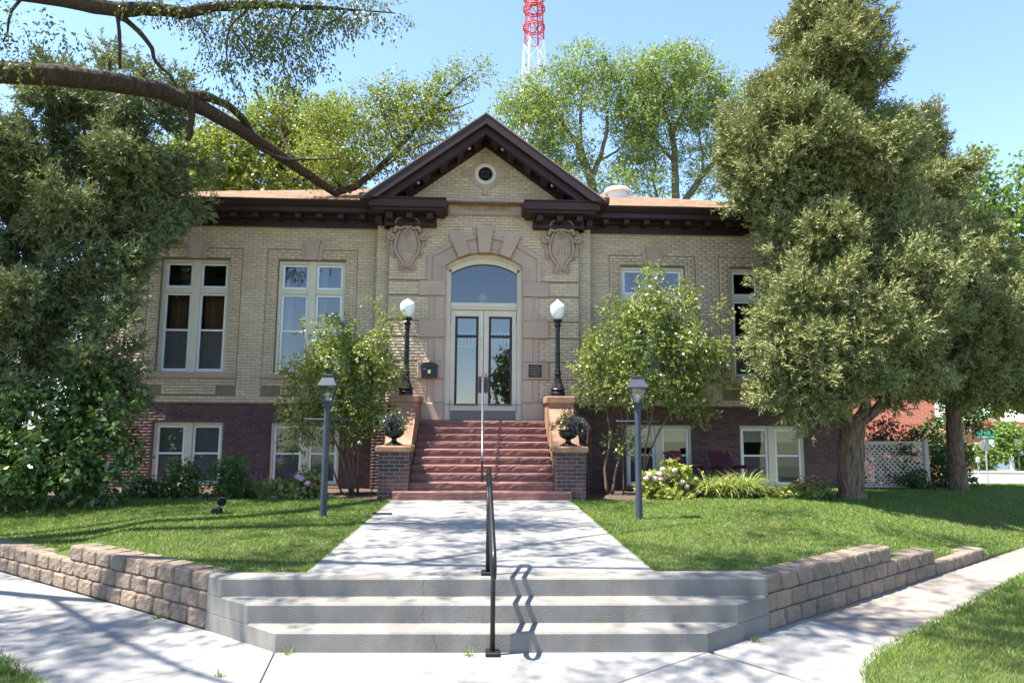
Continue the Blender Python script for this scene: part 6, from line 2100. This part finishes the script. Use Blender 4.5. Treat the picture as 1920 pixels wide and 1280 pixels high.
for (px, py, Y, r, s_, lab) in ((1892, 832, 45, 1.25, 120, 'round clipped street tree beyond the street, near the square sign'), (1844, 858, 44, .72, 121, 'small round street tree beside the grey stop sign back')):
    c = at(px, py, Y)
    z0 = float(ground_h(Y))
    shrub(s_, 'street_tree', lab, 'tree', (c.x, Y, z0), [([(c.x, Y, z0), (c.x, Y, c.z)], .09, .05)], [(c.x, Y, c.z, r, r, r * 1.15), (c.x, Y, c.z + r * .5, r * .6, r * .6, r * .7)], int(110 * r), 40, .35, .22, .13, 'leaf_maple')
shrub(122, 'street_bush', 'olive bush beside the white post beyond the street', 'bush', (37.2, 44.5, -1.06), [], [lob(1925, 872, 44.5, .7, .6)], 40, 40, .25, .18, .1, 'leaf_locust')

# trees across the corner behind the camera: they show in the window reflections
for (x, y, s_, lab) in ((3.2, -15, 123, 'street tree across the corner mirrored in the right door leaf'), (22, -12, 124, 'street tree across the side street mirrored in the right windows'), (-21, -12, 125, 'street tree across the side street mirrored in the left windows')):
    rr_ = 2.6
    shrub(s_, 'street_tree', lab, 'tree', (x, y, -.05), [([(x, y, -.1), (x, y, 2.6), (x + .2, y, 5)], .2, .1)], [(x, y, 5.2, rr_, rr_, 2.2), (x + .8, y + .3, 6.8, 1.7, 1.7, 1.4), (x - 1, y, 4.4, 1.6, 1.6, 1.3)], 230, 30, .6, .30, .17, 'leaf_bush')


# ---- flowers and clumps
def arc_blades(rng, centres, n, length, width, lift, m, parent, name, seg=5, spread=1.0):
    V, F = [], []
    for q in range(n):
        cx, cy, cz, rr_ = centres[rng.integers(len(centres))]
        a = rng.random() * 6.283
        r0 = rr_ * rng.random() ** .5
        bx, by = cx + math.cos(a) * r0 * .6, cy + math.sin(a) * r0 * .6
        a2 = a + rng.normal(0, .5)
        L = length * rng.uniform(.6, 1.15)
        el = R(rng.uniform(52, 88))
        dx, dy = math.cos(a2), math.sin(a2)
        x, y, z = bx, by, cz
        w_ = width * rng.uniform(.7, 1.2)
        i0 = len(V)
        for k in range(seg + 1):
            t = k / seg
            ww = w_ * (1 - t ** 2.2) * .5 + .0008
            V += [(x - dy * ww, y + dx * ww, z), (x + dy * ww, y - dx * ww, z)]
            st = L / seg
            x += dx * math.cos(el) * st * spread; y += dy * math.cos(el) * st * spread; z += math.sin(el) * st
            el -= R(lift) * rng.uniform(.6, 1.3)
        for k in range(seg):
            b0 = i0 + 2 * k
            F.append((b0, b0 + 1, b0 + 3, b0 + 2))
    return mesh_np(name, np.array(V), np.array(F), m, parent)


def petal_ball(rng, c, r, n, m, parent, name='flower_head', sz=.028):
    d = rdir(rng, n)
    d[:, 2] = np.abs(d[:, 2]) * 1.0 - .25
    d = nrm(d)
    P = np.array(c) + d * r * np.array([1, 1, .8])
    t1 = nrm(np.cross(d, rdir(rng, n)))
    V, F = leaf_quads(P - t1 * sz * .5, t1, np.cross(d, t1), np.full(n, sz), np.full(n, sz), .15)
    ob = MB().ball(c, r * .82, 8, 5)
    k = len(V)
    bv = np.array(ob.v)
    quads = np.array([f for f in ob.f if len(f) == 4]) + k
    return mesh_np(name, np.concatenate([V, bv]), [np.concatenate([F, quads])], m, parent)


rng = np.random.default_rng(130)
T = thing('hydrangea', 'lime green hydrangea with many pale pink heads beside the right lantern post', 'plant', (3.95, 14.15, .42))
broadleaf('foliage', M['leaf_lime'], T, rng, [lob(1225, 912, 14.1, .28, .3), lob(1260, 905, 14.1, .32, .36), lob(1290, 912, 14.1, .26, .3), lob(1245, 925, 13.9, .42, .14)], 110, 30, .10, .125, .085, droop=.45, twig=.12, shell=.45)
for (px, py) in ((1243, 880), (1218, 890), (1228, 897), (1240, 898), (1212, 897), (1252, 893), (1277, 905), (1265, 882), (1238, 889), (1287, 912)):
    p = at(px, py, 13.70 + rng.random() * .1)
    petal_ball(rng, tuple(p), .062, 46, M['petal_pink'], T)
T = thing('hydrangea', 'green hydrangea with three mauve pink heads left of the left lantern post', 'plant', (-3.7, 14.1, .42))
broadleaf('foliage', M['leaf_lilac'], T, rng, [lob(545, 915, 14.1, .25, .25), lob(575, 912, 14.1, .26, .28), lob(560, 925, 13.9, .42, .12), lob(595, 920, 14.1, .15, .2)], 62, 30, .10, .12, .075, droop=.45, twig=.12, shell=.45)
for (px, py) in ((559, 894), (565, 897), (577, 906)):
    petal_ball(rng, tuple(at(px, py, 13.72)), .07, 60, M['petal_mauve'], T)

T = thing('daylily_clump', 'striped yellow green daylily clump in front of the plum chairs', 'plant', (5.1, 14.1, .42))
arc_blades(rng, [(4.75, 14.1, .42, .25), (5.1, 14.0, .42, .3), (5.4, 14.1, .42, .25), (5.55, 14.05, .42, .15)], 900, .86, .024, 22, M['leaf_lily'], T, 'leaves')
for (px, py) in ((1358, 909), (1318, 885)):
    petal_ball(rng, tuple(at(px, py, 13.9)), .03, 12, M['petal_gold'], T, 'flower')
T = thing('hosta', 'low lime green hosta under the right basement window', 'plant', (6.45, 14.1, .42))
broadleaf('foliage', M['leaf_lime'], T, rng, [lob(1465, 928, 14.0, .25, .12), lob(1500, 925, 14.0, .25, .14), lob(1440, 932, 13.9, .14, .08)], 70, 25, .08, .13, .07, droop=.3, twig=.08, shell=.3)
T = thing('coneflower', 'tall coneflowers with rose pink heads right of the hosta', 'plant', (6.95, 13.9, .42))
broadleaf('foliage', M['leaf_lilac'], T, rng, [lob(1525, 918, 14.0, .28, .2), lob(1545, 925, 14.0, .22, .14)], 44, 25, .09, .08, .035, droop=.3, twig=.12, shell=.3)
for (px, py) in ((1500, 899), (1512, 893), (1522, 899), (1530, 903), (1540, 899), (1508, 908), (1491, 906), (1518, 905), (1535, 893), (1525, 890)):
    p = at(px, py, 13.75 + rng.random() * .15)
    s_ = MB().tube([(p.x + .02, p.y, .5), (p.x, p.y, p.z)], .004, 5).build('stem', M['leaf_lilac'], T)
    V, F = [], []
    n = 11
    for k in range(n):
        a = 2 * math.pi * k / n
        V.append((p.x, p.y, p.z, a))
    A = np.array([[math.cos(v[3]), math.sin(v[3]), -.35] for v in V]); P0 = np.array([v[:3] for v in V])
    Vv, Ff = leaf_quads(P0, A, np.cross(nrm(A), np.array([0, 0, 1.])), np.full(n, .085), np.full(n, .034))
    fl_ = mesh_np('flower', Vv, Ff, M['petal_rose'], T)
    MB().ball((p.x, p.y, p.z + .008), .014, 7, 4).build('cone', M['bark_elm'], fl_)
T = thing('blazing_star', 'purple flower spikes standing over grassy leaves in the left bed', 'plant', (-4.6, 14.1, .42))
arc_blades(rng, [(-4.72, 14.1, .42, .18), (-4.5, 14.1, .42, .15)], 260, .50, .012, 12, M['leaf_bush'], T, 'leaves')
for (px, py) in ((442, 882), (450, 885), (456, 878), (463, 884), (470, 886), (447, 893), (480, 888), (436, 890), (490, 887)):
    p = at(px, py, 14.1 + rng.random() * .1)
    MB().tube([(p.x, p.y, .42), (p.x, p.y, p.z)], .004, 5).build('stem', M['leaf_bush'], T)
    n = 46
    t = rng.random(n)
    a = rng.random(n) * 6.28
    P0 = np.stack([p.x + 0 * t, p.y + 0 * t, p.z - .12 + t * .16], -1)
    A = np.stack([np.cos(a), np.sin(a), .5 + 0 * a], -1)
    Vv, Ff = leaf_quads(P0, A, rdir(rng, n), np.full(n, .028), np.full(n, .012))
    mesh_np('flower_spike', Vv, Ff, M['petal_purple'], T)
T = thing('daisy_clump', 'light green grassy clump with few yellow daisies in the left bed', 'plant', (-4.3, 14.05, .42))
arc_blades(rng, [(-4.32, 14.0, .42, .14), (-4.15, 14.0, .42, .12)], 240, .5, .018, 14, M['leaf_lily'], T, 'leaves')
petal_ball(rng, tuple(at(496, 906, 13.9)), .03, 14, M['petal_gold'], T, 'flower')

# potted plants in the urns
for (x, lab, pm) in ((-1.70, 'trailing green plant with purple sprigs growing in the left iron urn', 'leaf_purple'), (1.745, 'silver purple leaved plant with green trailers growing in the right iron urn', 'leaf_purple')):
    rg = np.random.default_rng(140 + int(x * 10))
    T = thing('potted_plant', lab, 'plant', (x, 13.66, 1.82))
    broadleaf('foliage', M['leaf_bush'], T, rg, [(x, 13.66, 1.97, .20, .18, .15), (x - .17, 13.6, 1.88, .16, .15, .10), (x + .17, 13.6, 1.86, .14, .14, .10), (x + .02, 13.6, 2.08, .12, .1, .12)], 60, 25, .06, .05, .022, droop=.35, twig=.09, shell=.2)
    sx = .10 if x > 0 else 0
    broadleaf('purple_foliage', M[pm], T, rg, [(x + sx, 13.52, 1.95, .15, .10, .13), (x + sx * 2.2, 13.55, 1.90, .10, .1, .09)], 26, 25, .05, .085, .030, droop=.1, twig=.07, shell=.2)
    if x > 0:
        broadleaf('spike_foliage', M[pm], T, rg, [(x, 13.62, 2.18, .12, .08, .07)], 8, 20, .05, .06, .012, droop=-.8, twig=.07, shell=.1, up=1.2)

# ---- grass blades
def grass(name, n, sampler, zf, hgt, seed):
    rng = np.random.default_rng(seed)
    X, Y = sampler(rng, n)
    Z = zf(X, Y)
    k = len(X)
    cl = .5 + .5 * np.sin(X * 2.1 + np.sin(Y * 1.7) * 2) * np.sin(Y * 2.6 + np.sin(X * 1.3) * 2)
    dist = np.sqrt(X ** 2 + Y ** 2)
    h_ = hgt * rng.uniform(.55, 1.25, k) * (.8 + .35 * cl)
    a = rng.random(k) * 6.28
    lean = rng.uniform(.35, 1.5, k) * h_
    w_ = np.clip(.0011 * dist, .005, .02) * rng.uniform(.7, 1.2, k)
    dx, dy = np.cos(a), np.sin(a)
    b2 = rng.random(k) * 6.28
    sx, sy = np.cos(b2) * w_ * .5, np.sin(b2) * w_ * .5
    V = np.stack([np.stack([X - sx, Y - sy, Z - .004], -1), np.stack([X + sx, Y + sy, Z - .004], -1), np.stack([X + dx * lean, Y + dy * lean, Z + h_], -1)], 1).reshape(-1, 3)
    o = mesh_np(name, V, np.arange(len(V)).reshape(-1, 3), M['grass'], kind='stuff')
    return o


def samp_left(rng, n):
    X = rng.uniform(-11.5, -1.69, n); Y = rng.uniform(6.88, 15, n)
    ok = (Y > left_edge_y(X) + .17) & ((Y < 13.45) | (X < -9.4)) & (Y > 6.9)
    ok &= rng.random(n) < np.clip(1.25 - (Y - 7) * .07, .45, 1)
    return X[ok], Y[ok]


def samp_right(rng, n):
    X = rng.uniform(1.72, 17, n); Y = rng.uniform(6.88, 20, n)
    hi = np.array([R_hi(x) for x in X])
    ok = (Y > right_edge_y(X) + np.where(X < 7.35, .17, -.04)) & (Y < hi) & (Y > 6.9)
    ok &= rng.random(n) < np.clip(1.25 - (np.hypot(X, Y) - 7) * .07, .3, 1)
    return X[ok], Y[ok]


grass('grass', 240000, samp_left, lawn_left_z, .034, 201)
grass('grass', 480000, samp_right, lawn_right_z, .034, 202)

# verge grass at the two lower corners
VA, VB = np.array((2.72, 5.40)), np.array((7.05, 8.83))
vd = (VB - VA) / np.linalg.norm(VB - VA); vn = np.array((vd[1], -vd[0]))
WA, WB = np.array((-3.90, 6.01)), np.array((-3.34, 5.53))
wd = (WB - WA) / np.linalg.norm(WB - WA); wn = np.array((wd[1], -wd[0])); wn = wn if wn[0] < 0 else -wn


def verge_curve(s):
    """edge of the right verge, rounded where it meets the corner"""
    return np.where(s < .9, .30 * (.9 - np.minimum(s, .9)) ** 2, 0)


V = []
ss_ = np.linspace(-.35, 24, 60)
for s in ss_:
    for t in (0, .15, .6, 1.5, 4, 9):
        tt = t + float(verge_curve(np.array(s)))
        p = VA + vd * s + vn * tt
        V.append((p[0], p[1], (.02 if t == 0 else .045) + float(ground_h(p[1]))))
i, j = np.meshgrid(np.arange(59), np.arange(5)); a = (i * 6 + j).ravel()
mesh_np('verge', np.array(V), np.stack([a, a + 1, a + 7, a + 6], -1), M['turf'], smooth=True, kind='structure')
V = []
for s in np.linspace(-7, 2.5, 20):
    for t in (0, .15, .6, 2, 5):
        p = WA + wd * s + wn * t
        V.append((p[0], p[1], .02 if t == 0 else .045))
i, j = np.meshgrid(np.arange(19), np.arange(4)); a = (i * 5 + j).ravel()
mesh_np('verge', np.array(V), np.stack([a, a + 5, a + 6, a + 1], -1), M['turf'], smooth=True, kind='structure')


def samp_verge(rng, n):
    s = rng.uniform(-.35, 11, n); t = 3.0 * rng.random(n)
    ok = rng.random(n) < np.clip(1.15 - s * .09, .3, 1)
    s, t = s[ok], t[ok]
    tt = t + verge_curve(s) - .03
    P = VA[None] + vd[None] * s[:, None] + vn[None] * tt[:, None]
    return P[:, 0], P[:, 1]


def samp_verge2(rng, n):
    s = rng.uniform(-2.5, 1.5, n); t = 1.6 * rng.random(n) - .03
    P = WA[None] + wd[None] * s[:, None] + wn[None] * t[:, None]
    return P[:, 0], P[:, 1]


grass('grass', 130000, samp_verge, lambda X, Y: .04 + 0 * X, .05, 203)
grass('grass', 22000, samp_verge2, lambda X, Y: .04 + 0 * X, .055, 204)
# grass tufts along the walk edges
def samp_edge(rng, n):
    Y = rng.uniform(6.95, 13.2, n)
    s = rng.choice([-1, 1], n)
    X = np.where(s < 0, -1.70, 1.74) + s * np.abs(rng.normal(0, .04, n)) - s * .015
    return X, Y


grass('grass', 9000, samp_edge, lambda X, Y: .485 + 0 * X, .045, 205)

def samp_weed(rng, n):
    c = np.array([(-1.62, 6.12), (-2.0, 5.62), (-3.2, 7.22), (-.1, 6.04), (2.5, 6.36)])
    k = rng.integers(0, len(c), n)
    return c[k, 0] + rng.normal(0, .022, n), c[k, 1] + rng.normal(0, .02, n)


grass('grass', 140, samp_weed, lambda X, Y: .005 + 0 * X, .06, 206)

# leaf litter on the pavement
rng = np.random.default_rng(210)
n = 110
X = rng.uniform(-5, 6, n); Y = rng.uniform(5.4, 13, n)
on_walk = (X > -1.6) & (X < 1.6) & (Y > 7)
ok = on_walk | ((Y < right_edge_y(X) - .1) & (Y < left_edge_y(X) - .1) & (Y < 6.0))
X, Y = X[ok], Y[ok]
Z = np.where((Y > 6.8), .506, .006)
k = len(X)
a = rng.random(k) * 6.28
A = np.stack([np.cos(a), np.sin(a), .1 * rng.random(k)], -1)
Vv, Ff = leaf_quads(np.stack([X, Y, Z], -1), A, np.stack([-np.sin(a), np.cos(a), .3 * rng.normal(size=k)], -1), np.full(k, .035), np.full(k, .02), .3)
mesh_np('fallen_leaves', Vv, Ff, M['leaf_fallen'], kind='stuff')
